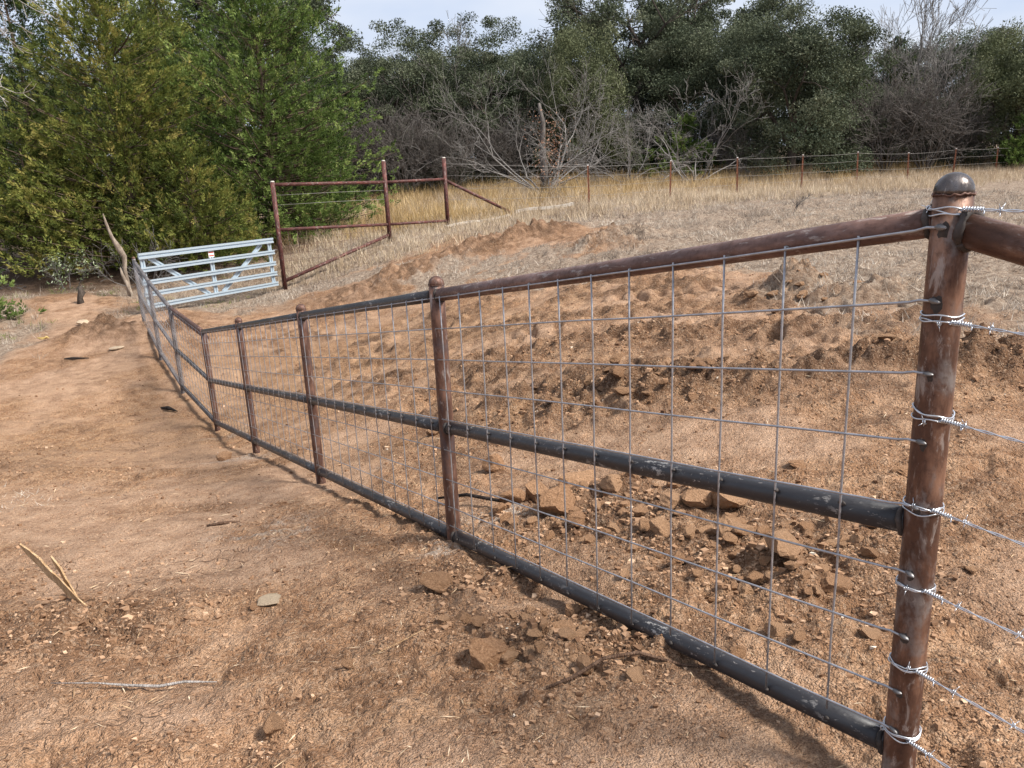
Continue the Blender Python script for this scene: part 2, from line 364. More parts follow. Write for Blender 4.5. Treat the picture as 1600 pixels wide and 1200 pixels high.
# ------------------------------------------------------------------ materials
def m_ground():
    s = Mat('soil')
    big, mid, fine, grit = s.noise(.9, 5), s.noise(5.5, 6, .6), s.noise(38, 5, .65), s.noise(170, 3, .6)
    dry = s.ramp(mid, [(.30, (.205, .100, .050)), (.47, (.415, .228, .122)), (.64, (.610, .375, .222))])
    c = s.mix(s.rng(big, .42, .62, 0, .45), dry, (.375, .210, .118)); c = s.mix(s.rng(s.noise(2.3, 5, .65, (1, 1, 1), .6), .50, .66, 0, .55), c, (.20, .108, .060))
    c = s.mix(s.math('MULTIPLY', s.attr('pale'), s.rng(fine, .30, .62, .35, .95)), c, s.ramp(mid, [(.3, (.47, .285, .178)), (.7, (.66, .445, .305))]))
    c = s.mix(s.math('MULTIPLY', s.attr('orange'), s.rng(mid, .3, .6, .1, .6)), c, (.470, .275, .140))
    c = s.mix(s.math('MULTIPLY', s.attr('damp_dark'), s.rng(mid, .66, .38, .40, 1.0)), c, (.115, .060, .032))
    c = s.mix(s.math('MULTIPLY', s.attr('lime'), s.rng(fine, .4, .6, 0, .9)), c, (.62, .56, .49))
    th = s.ramp(s.noise(14, 5, .7), [(.32, (.12, .084, .060)), (.48, (.31, .238, .178)), (.64, (.50, .41, .32))])
    c = s.mix(s.math('MULTIPLY', s.attr('grass'), s.rng(fine, .25, .5, .55, 1)), c, th)
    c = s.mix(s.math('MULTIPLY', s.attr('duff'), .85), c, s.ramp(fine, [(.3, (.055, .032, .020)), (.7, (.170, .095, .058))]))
    vc = s.voro(62, 'F1', 'Color'); vd = s.voro(62, 'F1', 'Distance'); vc2 = s.voro(150, 'F1', 'Color'); vd2 = s.voro(150, 'F1', 'Distance')
    sep = s.n.new('ShaderNodeSeparateColor'); s.l.new(vc, sep.inputs[0]); sep2 = s.n.new('ShaderNodeSeparateColor'); s.l.new(vc2, sep2.inputs[0])
    loose = s.math('MULTIPLY', s.math('SUBTRACT', 1.0, s.attr('grass')), s.math('SUBTRACT', 1.0, s.math('MULTIPLY', s.attr('pale'), s.rng(mid, .35, .6, .25, .85))))
    c = s.mix(s.math('MULTIPLY', loose, s.rng(sep.outputs[0], .55, 1.0, 0, .55)), c, s.mix(.6, c, (.085, .044, .024)))
    c = s.mix(s.math('MULTIPLY', loose, s.rng(sep.outputs[1], .72, .95, 0, .55)), c, s.mix(.6, c, (.66, .47, .32)))
    c = s.mix(s.rng(sep2.outputs[0], .6, 1.0, 0, .40), c, s.mix(.6, c, (.09, .048, .026)))
    c = s.mix(s.rng(sep2.outputs[1], .8, .97, 0, .45), c, s.mix(.6, c, (.70, .52, .38)))
    c = s.mix(s.rng(grit, .44, .66, 0, .75), c, s.mix(.7, c, (.10, .05, .026)))
    c = s.mix(s.rng(s.noise(260, 2, .5), .64, .72, 0, .45), c, (.56, .40, .27))
    # shrinkage cracks in the trodden places
    wv = s.n.new('ShaderNodeVectorMath'); wv.operation = 'MULTIPLY_ADD'
    nt = s.n.new('ShaderNodeTexNoise'); nt.inputs['Scale'].default_value = 6; s.l.new(s.tc.outputs['Object'], nt.inputs['Vector'])
    s.l.new(nt.outputs['Color'], wv.inputs[0]); wv.inputs[1].default_value = (.16, .16, .16); s.l.new(s.tc.outputs['Object'], wv.inputs[2])
    ck = s.voro(7.5, 'DISTANCE_TO_EDGE', 'Distance', wv.outputs[0])
    crack = s.math('MULTIPLY', s.math('MULTIPLY', s.rng(ck, .035, .006), s.attr('pale')), s.rng(big, .57, .66))
    c = s.mix(s.math('MULTIPLY', crack, .6), c, (.13, .065, .033))
    h = s.math('ADD', s.math('MULTIPLY', fine, 1.0), s.math('ADD', s.math('MULTIPLY', grit, .4), s.math('MULTIPLY', mid, 1.6)))
    h = s.math('SUBTRACT', h, s.math('MULTIPLY', crack, .8))
    h = s.math('ADD', h, s.math('MULTIPLY', s.math('MULTIPLY', s.rng(vd, .75, .15), s.rng(sep.outputs[2], .3, .9)), s.math('MULTIPLY', loose, .55)))
    h = s.math('ADD', h, s.math('MULTIPLY', s.rng(vd2, .75, .15), .16))
    s.bump(h, 1.0, .034)
    return s.done(c, .93, 0, .2)
M = {}
M['soil'] = m_ground()
def m_clod(name, dark):
    s = Mat(name); r = s.rand()
    a, b = s.noise(9, 6, .65), s.noise(60, 4, .65)
    c = s.ramp(a, [(.3, (.215 * dark, .112 * dark, .058 * dark)), (.5, (.350 * dark, .195 * dark, .107 * dark)), (.7, (.475 * dark, .285 * dark, .168 * dark))])
    c = s.mix(s.rng(b, .45, .7, 0, .5), c, (.15 * dark, .08 * dark, .04 * dark))
    c = s.mix(s.math('MULTIPLY', r, .5), c, (.50 * dark, .315 * dark, .19 * dark))
    c = s.mix(s.rng(s.noise(22, 5, .7), .54, .68, 0, .45), c, (.13 * dark, .068 * dark, .036 * dark))
    s.bump(s.math('ADD', s.math('MULTIPLY', a, 1.5), b), 1.0, .02)
    return s.done(c, .95, 0, .15)
M['clod'] = m_clod('dry_clay', 1.55); M['clod_dark'] = m_clod('fresh_clay', 1.05)
def m_crumb():
    s = Mat('crumbs'); t = s.attr('tint')
    return s.done(s.ramp(t, [(0, (.12, .064, .036)), (.4, (.25, .145, .084)), (.8, (.42, .265, .165)), (.97, (.52, .36, .24)), (1, (.66, .57, .46))]), .95, 0, .15)
M['crumb'] = m_crumb()
def m_tint(name, stops, trans=.2, rough=.7, spec=.2):
    s = Mat(name); t = s.attr('tint'); n = s.noise(1.1, 2)
    c = s.ramp(t, stops)
    s.done(c, rough, 0, spec)
    if trans: s.translucent(c, trans)
    return s.m
M['bank_grass'] = m_tint('bank_grass', [(0, (.12, .092, .074)), (.35, (.29, .235, .190)), (.7, (.48, .41, .335)), (1, (.66, .59, .50))], .2)
M['field_grass'] = m_tint('field_grass', [(0, (.19, .13, .08)), (.4, (.42, .32, .215)), (.75, (.57, .46, .325)), (1, (.68, .58, .44))], .2)
M['gold_grass'] = m_tint('gold_grass', [(0, (.17, .11, .055)), (.4, (.37, .25, .11)), (.75, (.53, .38, .18)), (1, (.62, .48, .27))], .2)
M['straw'] = m_tint('straw', [(0, (.22, .13, .07)), (.5, (.45, .31, .18)), (1, (.66, .53, .37))], 0)
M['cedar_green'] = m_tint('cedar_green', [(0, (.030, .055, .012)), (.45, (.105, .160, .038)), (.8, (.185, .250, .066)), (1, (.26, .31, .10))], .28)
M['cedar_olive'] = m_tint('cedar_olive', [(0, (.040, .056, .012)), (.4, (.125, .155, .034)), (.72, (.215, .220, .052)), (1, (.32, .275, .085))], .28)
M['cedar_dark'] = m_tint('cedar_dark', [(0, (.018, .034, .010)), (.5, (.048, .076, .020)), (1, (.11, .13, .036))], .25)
M['oak_leaf'] = m_tint('oak_leaf', [(0, (.036, .048, .028)), (.5, (.090, .107, .064)), (.85, (.145, .160, .102)), (1, (.20, .21, .14))], .2, .65, .15)
M['oak_olive'] = m_tint('oak_olive', [(0, (.048, .060, .027)), (.5, (.115, .130, .066)), (1, (.20, .21, .12))], .2, .65, .15)
M['pale_leaf'] = m_tint('pale_leaf', [(0, (.16, .22, .10)), (.6, (.36, .43, .26)), (1, (.55, .60, .44))], .2)
M['dead_leaf'] = m_tint('dead_leaf', [(0, (.20, .10, .06)), (.6, (.42, .24, .16)), (1, (.55, .36, .26))], .25)
M['weed'] = m_tint('weed', [(0, (.07, .09, .02)), (.5, (.16, .19, .05)), (1, (.32, .30, .13))], .2)
def m_bark(name, a, b, sc=9):
    s = Mat(name); n = s.noise(sc, 5, .6, (1, 1, .25)); f = s.noise(sc * 5, 3, .6, (1, 1, .3))
    s.bump(s.math('ADD', n, f), .8, .02)
    return s.done(s.mix(s.rng(f, .4, .7, 0, .4), s.ramp(n, [(.32, a), (.66, b)]), tuple(q * .5 for q in a)), .9, 0, .15)
M['bark_dark'] = m_bark('dark_bark', (.045, .036, .030), (.120, .098, .082))
M['bark_cedar'] = m_bark('cedar_bark', (.075, .050, .036), (.175, .130, .100))
M['bark_grey'] = m_bark('grey_bark', (.135, .125, .117), (.28, .262, .248))
M['bark_brush'] = m_bark('brush_bark', (.075, .066, .060), (.17, .152, .140))
M['bark_pale'] = m_bark('pale_bark', (.30, .27, .24), (.56, .52, .47))
M['old_wood'] = m_bark('weathered_wood', (.12, .088, .066), (.40, .33, .265), 14)
M['plank'] = m_bark('grey_plank', (.30, .265, .225), (.58, .53, .47), 6)
M['splinter'] = m_bark('fresh_split_wood', (.40, .235, .115), (.70, .50, .30), 40)
M['stick'] = m_bark('stick_bark', (.09, .05, .032), (.20, .125, .085), 30)
M['twig'] = m_bark('grey_twig', (.24, .215, .20), (.50, .46, .43), 30)
def m_rust(name, base_a, base_b, scale_c=(.085, .085, .10), grey=.45, metal=.35, rough=.55):
    s = Mat(name)
    n = s.noise(16, 5, .65, (1, 1, .35)); f = s.noise(70, 4, .65); st = s.noise(34, 5, .75, (1, 1, .3), .6)
    c = s.ramp(n, [(.34, tuple(q * .7 for q in base_a)), (.48, base_a), (.66, base_b)])
    c = s.mix(s.rng(s.noise(9, 5, .7, (1, 1, .5), .4), .47, .62, 0, grey), c, scale_c)
    c = s.mix(s.rng(f, .52, .72, 0, .45), c, tuple(q * .45 for q in base_a))
    c = s.mix(s.rng(st, .56, .66, 0, .55), c, (.38, .33, .30))
    s.bump(s.math('ADD', f, n), .25, .003)
    return s.done(c, s.rng(f, .3, .7, rough - .1, rough + .15), metal, .4)
M['rust'] = m_rust('rusty_pipe', (.100, .049, .034), (.215, .115, .080))
M['rust_top'] = m_rust('rusty_top_rail', (.12, .064, .050), (.235, .138, .112), (.14, .10, .10), .4, .3, .5)
M['rust_post'] = m_rust('rusty_corner_post', (.095, .045, .029), (.250, .135, .088), (.21, .185, .175), .8, .3, .52)
M['red_pipe'] = m_rust('old_red_pipe', (.070, .022, .018), (.165, .052, .042), (.075, .040, .036), .35, .1, .65)
M['tpost'] = m_rust('rusty_steel_post', (.19, .070, .036), (.36, .155, .085), (.14, .08, .06), .3, .1, .8)
def m_black():
    s = Mat('worn_black_paint')
    n = s.noise(34, 5, .75, (1, 1, .45), .6); f = s.noise(120, 4, .7, (1, 1, .5)); b = s.noise(4, 4, .6, (1, 1, .3))
    c = s.ramp(b, [(.3, (.014, .014, .017)), (.7, (.038, .036, .040))])
    c = s.mix(s.rng(b, .58, .72, 0, .6), c, (.075, .048, .038))
    flake = s.math('MULTIPLY', s.rng(n, .575, .60), s.rng(s.noise(8, 3, .5, (1, 1, .5)), .48, .60))
    c = s.mix(s.math('MULTIPLY', flake, .85), c, (.36, .34, .32))
    c = s.mix(s.math('MULTIPLY', s.rng(f, .60, .65, 0, .7), s.rng(s.noise(14, 3), .46, .6)), c, (.33, .30, .28))
    s.bump(s.math('SUBTRACT', f, flake), .2, .002)
    return s.done(c, s.rng(f, .3, .7, .32, .55), .1, .5)
M['black'] = m_black()
def m_grey():
    s = Mat('worn_grey_pipe'); n = s.noise(12, 5, .65, (1, 1, .4)); f = s.noise(60, 4, .65)
    c = s.ramp(n, [(.32, (.075, .068, .068)), (.52, (.17, .155, .155)), (.7, (.30, .28, .28))])
    c = s.mix(s.rng(f, .55, .68, 0, .6), c, (.10, .058, .042)); s.bump(f, .2, .002)
    return s.done(c, .55, .35)
M['grey'] = m_grey()
def m_wire(name, a, b, metal=.6, rough=.42):
    s = Mat(name); n = s.noise(40, 3, .6)
    return s.done(s.ramp(n, [(.3, a), (.7, b)]), rough, metal)
M['wire'] = m_wire('galvanised_wire', (.27, .27, .285), (.44, .44, .465))
M['barb'] = m_wire('new_barbed_wire', (.46, .48, .52), (.70, .72, .76), .75, .3)
M['old_wire'] = m_wire('weathered_wire', (.17, .16, .15), (.30, .28, .26), .2, .6)
M['rusty_mesh'] = m_wire('rusty_mesh_wire', (.10, .06, .045), (.19, .13, .10), .1, .8)
M['gate'] = m_wire('galvanised_gate', (.36, .44, .51), (.48, .56, .62), .4, .42)
M['cap'] = m_rust('steel_dome_cap', (.105, .09, .085), (.22, .20, .195), (.16, .16, .18), .5, .7, .28)
M['weld'] = m_wire('burnt_weld', (.016, .013, .012), (.060, .046, .040), .1, .75)
M['tack'] = m_wire('shiny_weld_bead', (.07, .065, .065), (.30, .29, .29), .5, .45)
M['conc'] = m_wire('concrete_plug', (.42, .38, .33), (.60, .56, .50), 0, .9)
M['stone'] = m_bark('pale_stone', (.48, .35, .23), (.70, .57, .42), 25)
M['white'] = m_wire('white_print', (.74, .70, .68), (.80, .78, .76), 0, .7)
M['redp'] = m_wire('red_print', (.45, .07, .05), (.52, .10, .07), 0, .7)
M['yellow'] = m_wire('yellow_litter', (.50, .36, .12), (.62, .46, .18), 0, .7)
M['char'] = m_bark('charred_wood', (.015, .012, .011), (.055, .043, .038), 30)

# ------------------------------------------------------------------ the ground, one sheet out to the horizon
th = np.concatenate([np.linspace(-180, -44, 36, endpoint=False), np.linspace(-44, 42, 490, endpoint=False), np.linspace(42, 180, 36, endpoint=False)])
rr = np.concatenate([[.12, .5, .85], np.geomspace(1.15, 7, 330, endpoint=False), np.geomspace(7, 13.5, 220, endpoint=False), np.geomspace(13.5, 32, 150), np.geomspace(32.4, 75, 50), np.geomspace(80, 3500, 24)])
TT, RR = np.meshgrid(np.radians(th), rr)
GX, GY = RR * np.sin(TT), RR * np.cos(TT)
gz, g_grass, g_damp_dark, g_pale, g_duff, g_or, g_lime, g_clod = fields(GX, GY)
nr, nc = GX.shape
I = np.arange(nr * nc).reshape(nr, nc)
In = np.roll(I, -1, 1)
F = np.stack([I[:-1], I[1:], In[1:], In[:-1]], -1).reshape(-1, 4)[:, ::-1]
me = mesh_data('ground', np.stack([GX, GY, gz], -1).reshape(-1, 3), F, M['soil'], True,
               dict(grass=g_grass.ravel(), damp_dark=g_damp_dark.ravel(), pale=g_pale.ravel(), duff=g_duff.ravel(), orange=g_or.ravel(), lime=g_lime.ravel()))
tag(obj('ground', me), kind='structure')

# ------------------------------------------------------------------ the welded pipe fence
FX = [(.887, 1.582, -.131), (-.334, 3.701, -.5436), (-1.544, 5.820, -.962), (-2.754, 7.938, -1.386), (-3.965, 10.057, -1.805), (-5.13, 11.88, -1.735), (-6.15, 13.57, -1.52), (-7.47, 15.99, -1.37)]
HB, HM = 1.238, .656
fence = empty('pipe_fence', (FX[0][0], FX[0][1], ground(FX[0][0], FX[0][1])), 'welded rusty pipe fence with wire mesh panels dipping through the dirt crossing', 'fence')
FO = Vector(fence.location)
def fl(p): return Vector(p) - FO
RP, RR_ = .0365, .030
posts0 = None
def dome_cap(parent, r, z):
    global posts0
    posts0 = posts0 or parent
    m = MB(); m.lathe([(r * 1.0, 0), (r * 1.0, .008)] + [(r * math.cos(a), .006 + .036 * math.sin(a)) for a in np.linspace(.12, 1.45, 9)], 28)
    m.build('post_cap', M['cap' if r > .036 and parent is posts0 else 'rust'], parent, (0, 0, z))
    b = MB(); rg = random.Random(3)
    pts = []
    for i in range(41):
        q = 2 * math.pi * i / 40; pts.append((math.cos(q) * r * 1.01, math.sin(q) * r * 1.01, rg.uniform(-.0025, .0025)))
    b.tube(pts, [rg.uniform(.0015, .0030) for _ in pts], 6); b.build('weld_bead', M['rust'], parent, (0, 0, z))
POSTM = ['rust_post', 'rust', 'rust', 'rust', 'rust', 'grey', 'grey', 'grey']
posts = []
for i, (x, y, z) in enumerate(FX):
    top = z + (.050 if i not in (4, 5, 6) else .02)
    gz0 = ground(x, y) - .25
    p = pipe('post', fl((x, y, gz0)), fl((x, y, top)), RP if i < 5 else .034, M[POSTM[i]], fence, 28 if i < 2 else 18, seg=10)
    if i in (0, 1, 2, 3, 7): dome_cap(p, RP if i < 5 else .034, top - gz0)
    posts.append(p)
def rail(name, zoff, mats, rad=RR_, idx=range(7)):
    for i in idx:
        a = Vector(FX[i]); b = Vector(FX[i + 1]); d = (b - a).normalized()
        a = a + d * (RP * .7); b = b - d * (RP * .7)
        off = Vector((0, 0, -zoff))
        pipe(name, fl(a + off), fl(b + off), rad, M[mats[i]], fence, 24 if i < 2 else 14, seg=8)
rail('top_rail', 0, ['rust_top', 'black', 'black', 'black', 'rust', 'grey', 'grey'])
rail('middle_rail', HM, ['black', 'black', 'black', 'black', 'black', 'grey', 'grey'])
rail('bottom_rail', HB, ['black', 'black', 'black', 'black', 'black', 'grey', 'grey'])
a, b = Vector(FX[4]), Vector(FX[5])
pipe('doubled_rail', fl(a + Vector((.03, .02, -.085))), fl(b + Vector((.03, .02, -.085))), RR_, M['rust'], fence)
# the rail that carries the line on past the corner post, to a second post beside the camera
ddir = Vector((.495, -.868, 0))
e0 = Vector(FX[0]) + ddir * .026 + Vector((0, 0, -.018)); e1 = Vector(FX[0]) + ddir * 2.4 + Vector((0, 0, -.56))
pipe('brace_rail', fl(e0), fl(e1), .0335, M['rust_post'], fence, 28, seg=12)
pipe('post', fl((e1.x, e1.y, ground(e1.x, e1.y) - .25)), fl((e1.x, e1.y, .02)), RP, M['rust_post'], fence, 20)
def ring(parent, c, axis, R, r, mat, name='weld_bead', seed=1, squash=1.0):
    axis = Vector(axis).normalized(); u = axis.orthogonal().normalized(); v = axis.cross(u); rg = random.Random(seed); pts = []
    for i in range(33):
        q = 2 * math.pi * i / 32
        pts.append(Vector(c) + (u * math.cos(q) + v * math.sin(q)) * R + axis * (.002 * math.sin(3 * q + seed)))
    m = MB(); m.tube(pts, [r * (1 + .16 * math.sin(5 * 2 * math.pi * i / 32 + seed) + .1 * math.sin(11 * 2 * math.pi * i / 32)) for i in range(33)], 8); return m.build(name, mat, parent)
ring(fence, fl(e0 + ddir * .012), ddir, .0345, .0085, M['weld'], seed=5)
for i in range(0, 4):
    d = (Vector(FX[i + 1]) - Vector(FX[i])).normalized()
    for zo in (0, HM, HB):
        ring(fence, fl(Vector(FX[i]) + d * (RP * .98) - Vector((0, 0, zo))), d, RR_ * 1.0, .0068, M['weld'], seed=i * 7 + int(zo * 10))
        if i: ring(fence, fl(Vector(FX[i]) - d * (RP * .98) - Vector((0, 0, zo))), d, RR_ * 1.0, .0068, M['weld'], seed=i * 5 + int(zo * 10))
# mesh wires: eight-inch verticals and nine line wires on the camera side of the rails
nrm = Vector((-.868, -.495, 0))                                  # camera side of the fence
WZ = [.012, .158, .309, .458, .607, .765, .922, 1.068, 1.172]
WR = .0029
wrg = random.Random(11)
def scorch(z, sc):
    """thin burnt crust of weld soot hugging the corner post round a wire end"""
    c = math.atan2(nrm.y + ddir.y * .22, nrm.x + ddir.x * .22); n = 14; V = []; F = []
    for q, rr_ in ((0, 0), (1, .55), (2, 1.0)):
        for i in range(n):
            a = 2 * math.pi * i / n; w = rr_ * sc * wrg.uniform(.7, 1.2)
            th_ = c + .010 * w * math.cos(a) / RP; dz = .015 * w * math.sin(a) - (.006 if q else 0)
            R_ = RP + (.0022, .0014, .0001)[q]
            V.append((math.cos(th_) * R_, math.sin(th_) * R_, dz))
    for q in range(2):
        for i in range(n): F.append((q * n + i, q * n + (i + 1) % n, (q + 1) * n + (i + 1) % n, (q + 1) * n + i))
    MB().add(V, F).build('weld_scorch', M['weld'], fence, fl((FX[0][0], FX[0][1], z)))
bead = None
def tack(p, sc=1.0, mat='tack'):
    global bead
    if bead is None:
        m = MB(); rg = random.Random(2); k = 8
        prof = [(.2, -.5), (.8, -.32), (1.0, 0), (.75, .3), (.15, .5)]
        for r, z in prof:
            pass
        m.lathe([(r * .007, z * .016) for r, z in prof], k)
        m.v = [(x * rg.uniform(.75, 1.25), y * rg.uniform(.75, 1.25), z) for x, y, z in m.v]
        bead = {q: m.data('tack_weld', M[q]) for q in ('tack', 'weld')}
    o = obj('tack_weld', bead[mat], fence, fl(p)); o.scale = (sc * wrg.uniform(.6, .9), sc * wrg.uniform(.6, .9), sc * wrg.uniform(.8, 1.3))
    o.rotation_euler = (-ddir + Vector((wrg.uniform(-.2, .2), wrg.uniform(-.2, .2), wrg.uniform(-.25, .25)))).to_track_quat('Z', 'Y').to_euler(); return o
def wavy(p0, p1, n, amp):
    p0, p1 = Vector(p0), Vector(p1); out = []
    for i in range(n):
        t = i / (n - 1); q = p0.lerp(p1, t)
        if 0 < i < n - 1: q = q + Vector((wrg.uniform(-amp, amp), wrg.uniform(-amp, amp), wrg.uniform(-amp, amp)))
        out.append(q)
    return out
for i in range(7):
    A, B = Vector(FX[i]), Vector(FX[i + 1]); L = (B - A).xy.length; nb = max(1, round(L / .2033)); k = 8 if i == 0 else (6 if i < 3 else 4)
    off = nrm * (RR_ + WR + .001)
    for j in range(nb):
        t = (j + .5 + (.42 if i == 0 else 0)) / (nb + (.42 if i == 0 else 0))
        P = A.lerp(B, t) + off
        top = P + Vector((0, 0, -.006)); bot = P + Vector((0, 0, -WZ[-1] - (.055 if j % 3 else .03)))
        m = MB(); m.tube([q - P for q in wavy(top, bot, 7, .0016)], WR, k)
        m.build('vertical_wire', M['wire'], fence, fl(P))
        if i < 2 and j % 3 == 1: tack(P + Vector((.003, .002, -.008)), .9)
        if i < 3: tack(P + Vector((0, 0, -HM + .022)) - nrm * .004, 1.1, 'weld')
        if i < 2: tack(P + Vector((0, 0, -HB + .006)) - nrm * .002, 1.1, 'weld')
    for w, wz in enumerate(WZ):
        off2 = off + nrm * (-2 * WR + .0004 if w else -.004)
        lift = Vector((0, 0, -wz))
        a0 = A + lift + off2; b0 = B + lift + off2
        if i == 0:
            a0 = A + lift + nrm * (RP + .0018) + ddir * .007
        m = MB(); wp = wavy(a0, b0, 9, .0014)
        if i == 0: wp.insert(1, A + lift + nrm * (RP + .0026) - ddir * .02 + (B - A) * .002); wp.insert(2, A + lift + nrm * (RP + .0005) - ddir * .05 + Vector((0, 0, -.05 * .17)))
        m.tube([q - a0 for q in wp], WR, k)
        m.build('line_wire', M['wire'], fence, fl(a0))
        if i == 0:
            tack(a0 + nrm * .0005 + ddir * wrg.uniform(-.006, .0), 1.15).scale.z = 1.5; scorch(a0.z, wrg.uniform(.7, 1.15))

# ------------------------------------------------------------------ barbed wire strands tied round the corner post
BZ = [-.108, -.330, -.535, -.737, -.929, -1.132, -1.321]
BL = ['topmost barbed wire strand tied just under the domed post cap', 'second barbed wire strand from the cap of the corner post', 'third barbed wire strand from the cap of the corner post',
      'fourth barbed wire strand, wrapped on the corner post beside the middle rail', 'fifth barbed wire strand, wrapped just below the middle rail', 'sixth barbed wire strand, second from the ground on the corner post', 'lowest barbed wire strand tied at the foot of the corner post']
P0 = Vector(FX[0])
for s, bz in enumerate(BZ):
    rg = random.Random(40 + s)
    c = Vector((P0.x, P0.y, bz))
    e = empty('barbed_wire', c, BL[s], 'barbed wire', 'barbed wire strands on the corner post')
    # two and a half loose loops round the post
    m = MB()
    for l in range(3):
        pts = []; z0 = rg.uniform(-.013, .013); tz = rg.uniform(-.009, .009); ph = rg.uniform(0, 6)
        for i in range(37):
            q = 2 * math.pi * i / 36
            pts.append((math.cos(q) * (RP + .0032 + .0012 * math.sin(3 * q + ph)), math.sin(q) * (RP + .0032 + .0012 * math.cos(2 * q + ph)), z0 + tz * math.sin(q + ph) + .002 * math.sin(4 * q + ph)))
        m.tube(pts, .0018, 6)
    m.build('tie_wrap', M['barb'], e)
    st = nrm * (RP + .003) * .6 + ddir * (RP * .75)
    end = ddir * 2.4 + Vector((0, 0, -.01)) + nrm * .035
    dv = (end - st); Ls = dv.length; dv.normalize(); u = dv.orthogonal().normalized(); v = dv.cross(u)
    m = MB()
    for h in (0, math.pi):
        m.tube([st + dv * (Ls * i / 260) + (u * math.cos(h + i * .62) + v * math.sin(h + i * .62)) * .0018 + Vector((0, 0, -.012 * math.sin(math.pi * i / 260))) for i in range(261)], .0014, 5)
    m.build('twisted_strand', M['barb'], e)
    # the wound tail where the strand is tied back on itself
    m = MB(); n = 70
    m.tube([st + dv * (.006 + .045 * i / n) + (u * math.cos(i * .75) + v * math.sin(i * .75)) * .0042 for i in range(n)], .0016, 5)
    tip = st + dv * .05
    m.tube([tip, tip + u * .012 + dv * .004], .0013, 5); m.build('tied_tail', M['barb'], e)
    # barbs: little double turns with four cut points
    def barb_at(p, d):
        uu = d.orthogonal().normalized(); vv = d.cross(uu); bm = MB(); a0 = rg.uniform(0, 6)
        bm.tube([p + d * (-.004 + .008 * i / 20) + (uu * math.cos(a0 + i * .63) + vv * math.sin(a0 + i * .63)) * .0042 for i in range(21)], .0011, 5)
        for q in (0, 1.5, 3.1, 4.6):
            w = uu * math.cos(a0 + q) + vv * math.sin(a0 + q)
            bm.tube([p + w * .003, p + w * .016 + d * rg.uniform(-.007, .007)], [.0012, .0005], 5)
        bm.build('barb', M['barb'], e)
    x = rg.uniform(.055, .11)
    while x < .75:
        barb_at(st + dv * x, dv); x += .125
    q = rg.uniform(2.6, 4.4)
    barb_at(Vector((math.cos(q) * (RP + .005), math.sin(q) * (RP + .005), rg.uniform(-.008, .008))), Vector((-math.sin(q), math.cos(q), 0)))

# ------------------------------------------------------------------ galvanised gate
GL, GR = Vector((-7.83, 16.94, 0)), Vector((-5.83, 20.0, 0))
gd = (GR - GL).normalized(); gn = Vector((gd.y, -gd.x, 0))          # gn faces the camera side
if gn.y > 0: gn = -gn
GB = -2.56
gate = empty('steel_gate', (GL.x, GL.y, GB), 'pale galvanised steel farm gate with V bracing and a warning sticker', 'gate')
GLEN = (GR - GL).length
def gp(s, z, out=0.0): return gd * s + Vector((0, 0, z)) + gn * out
def channel(name, s0, z0, s1, z1, w, depth, out, mat='gate'):
    """ribbed channel: two raised flanges and a pressed groove"""
    a, b = gp(s0, z0), gp(s1, z1); d = (b - a).normalized(); up = gn.cross(d).normalized()
    if up.z < 0 and abs(up.z) > .05: up = -up
    prof = [(-.5, 0), (-.5, 1), (-.16, 1), (-.10, .35), (.10, .35), (.16, 1), (.5, 1), (.5, 0), (.42, 0), (.42, .8), (.2, .8), (-.2, .15), (-.42, .8), (-.42, 0)]
    prof = prof[:8] + [(.44, -.0)] + [(-.44, -.0)]
    V = []
    for e in (a, b):
        for q, o in prof: V.append(e + up * (q * w) + gn * (out + o * depth))
    n = len(prof); F = [(i, (i + 1) % n, n + (i + 1) % n, n + i) for i in range(n)] + [tuple(range(n - 1, -1, -1)), tuple(range(n, 2 * n))]
    return MB().add(V, F).build(name, M[mat], gate, smooth=False)
for z, w in ((1.20, .125), (.91, .10), (.63, .10), (.38, .10), (.12, .10)):
    channel('gate_rail', 0, z, GLEN, z, w, .045, .014)
for s in (.10, GLEN * .50, GLEN - .10): channel('gate_upright', s, .08, s, 1.14, .10, .03, -.022)
channel('diagonal_brace', .30, 1.13, GLEN * .46, .14, .10, .026, -.055); channel('diagonal_brace', GLEN - .32, 1.13, GLEN * .56, .14, .10, .026, -.055)
st = obj('warning_sticker', MB().add([gp(GLEN * .5 - .075, .985, .012), gp(GLEN * .5 + .075, .985, .012), gp(GLEN * .5 + .075, 1.125, .012), gp(GLEN * .5 - .075, 1.125, .012),
     gp(GLEN * .5 - .075, .985, .010), gp(GLEN * .5 + .075, .985, .010), gp(GLEN * .5 + .075, 1.125, .010), gp(GLEN * .5 - .075, 1.125, .010)], [(0,1,2,3),(7,6,5,4),(0,4,5,1),(1,5,6,2),(2,6,7,3),(3,7,4,0)]).data('warning_sticker', M['white'], False), gate)
m = MB()
for z in (1.095, 1.02): m.add([gp(GLEN * .5 - .065, z - .016, .0145), gp(GLEN * .5 + .065, z - .016, .0145), gp(GLEN * .5 + .065, z + .016, .0145), gp(GLEN * .5 - .065, z + .016, .0145)], [(0, 1, 2, 3)])
m.build('red_band', M['redp'], st, smooth=False)
for z in (.3, .95):
    m = MB(); c = gp(GLEN + .05, z); m.tube([gp(GLEN - .04, z, .01), gp(GLEN + .13, z, .0)], .012, 8); m.build('hinge', M['grey'], gate)

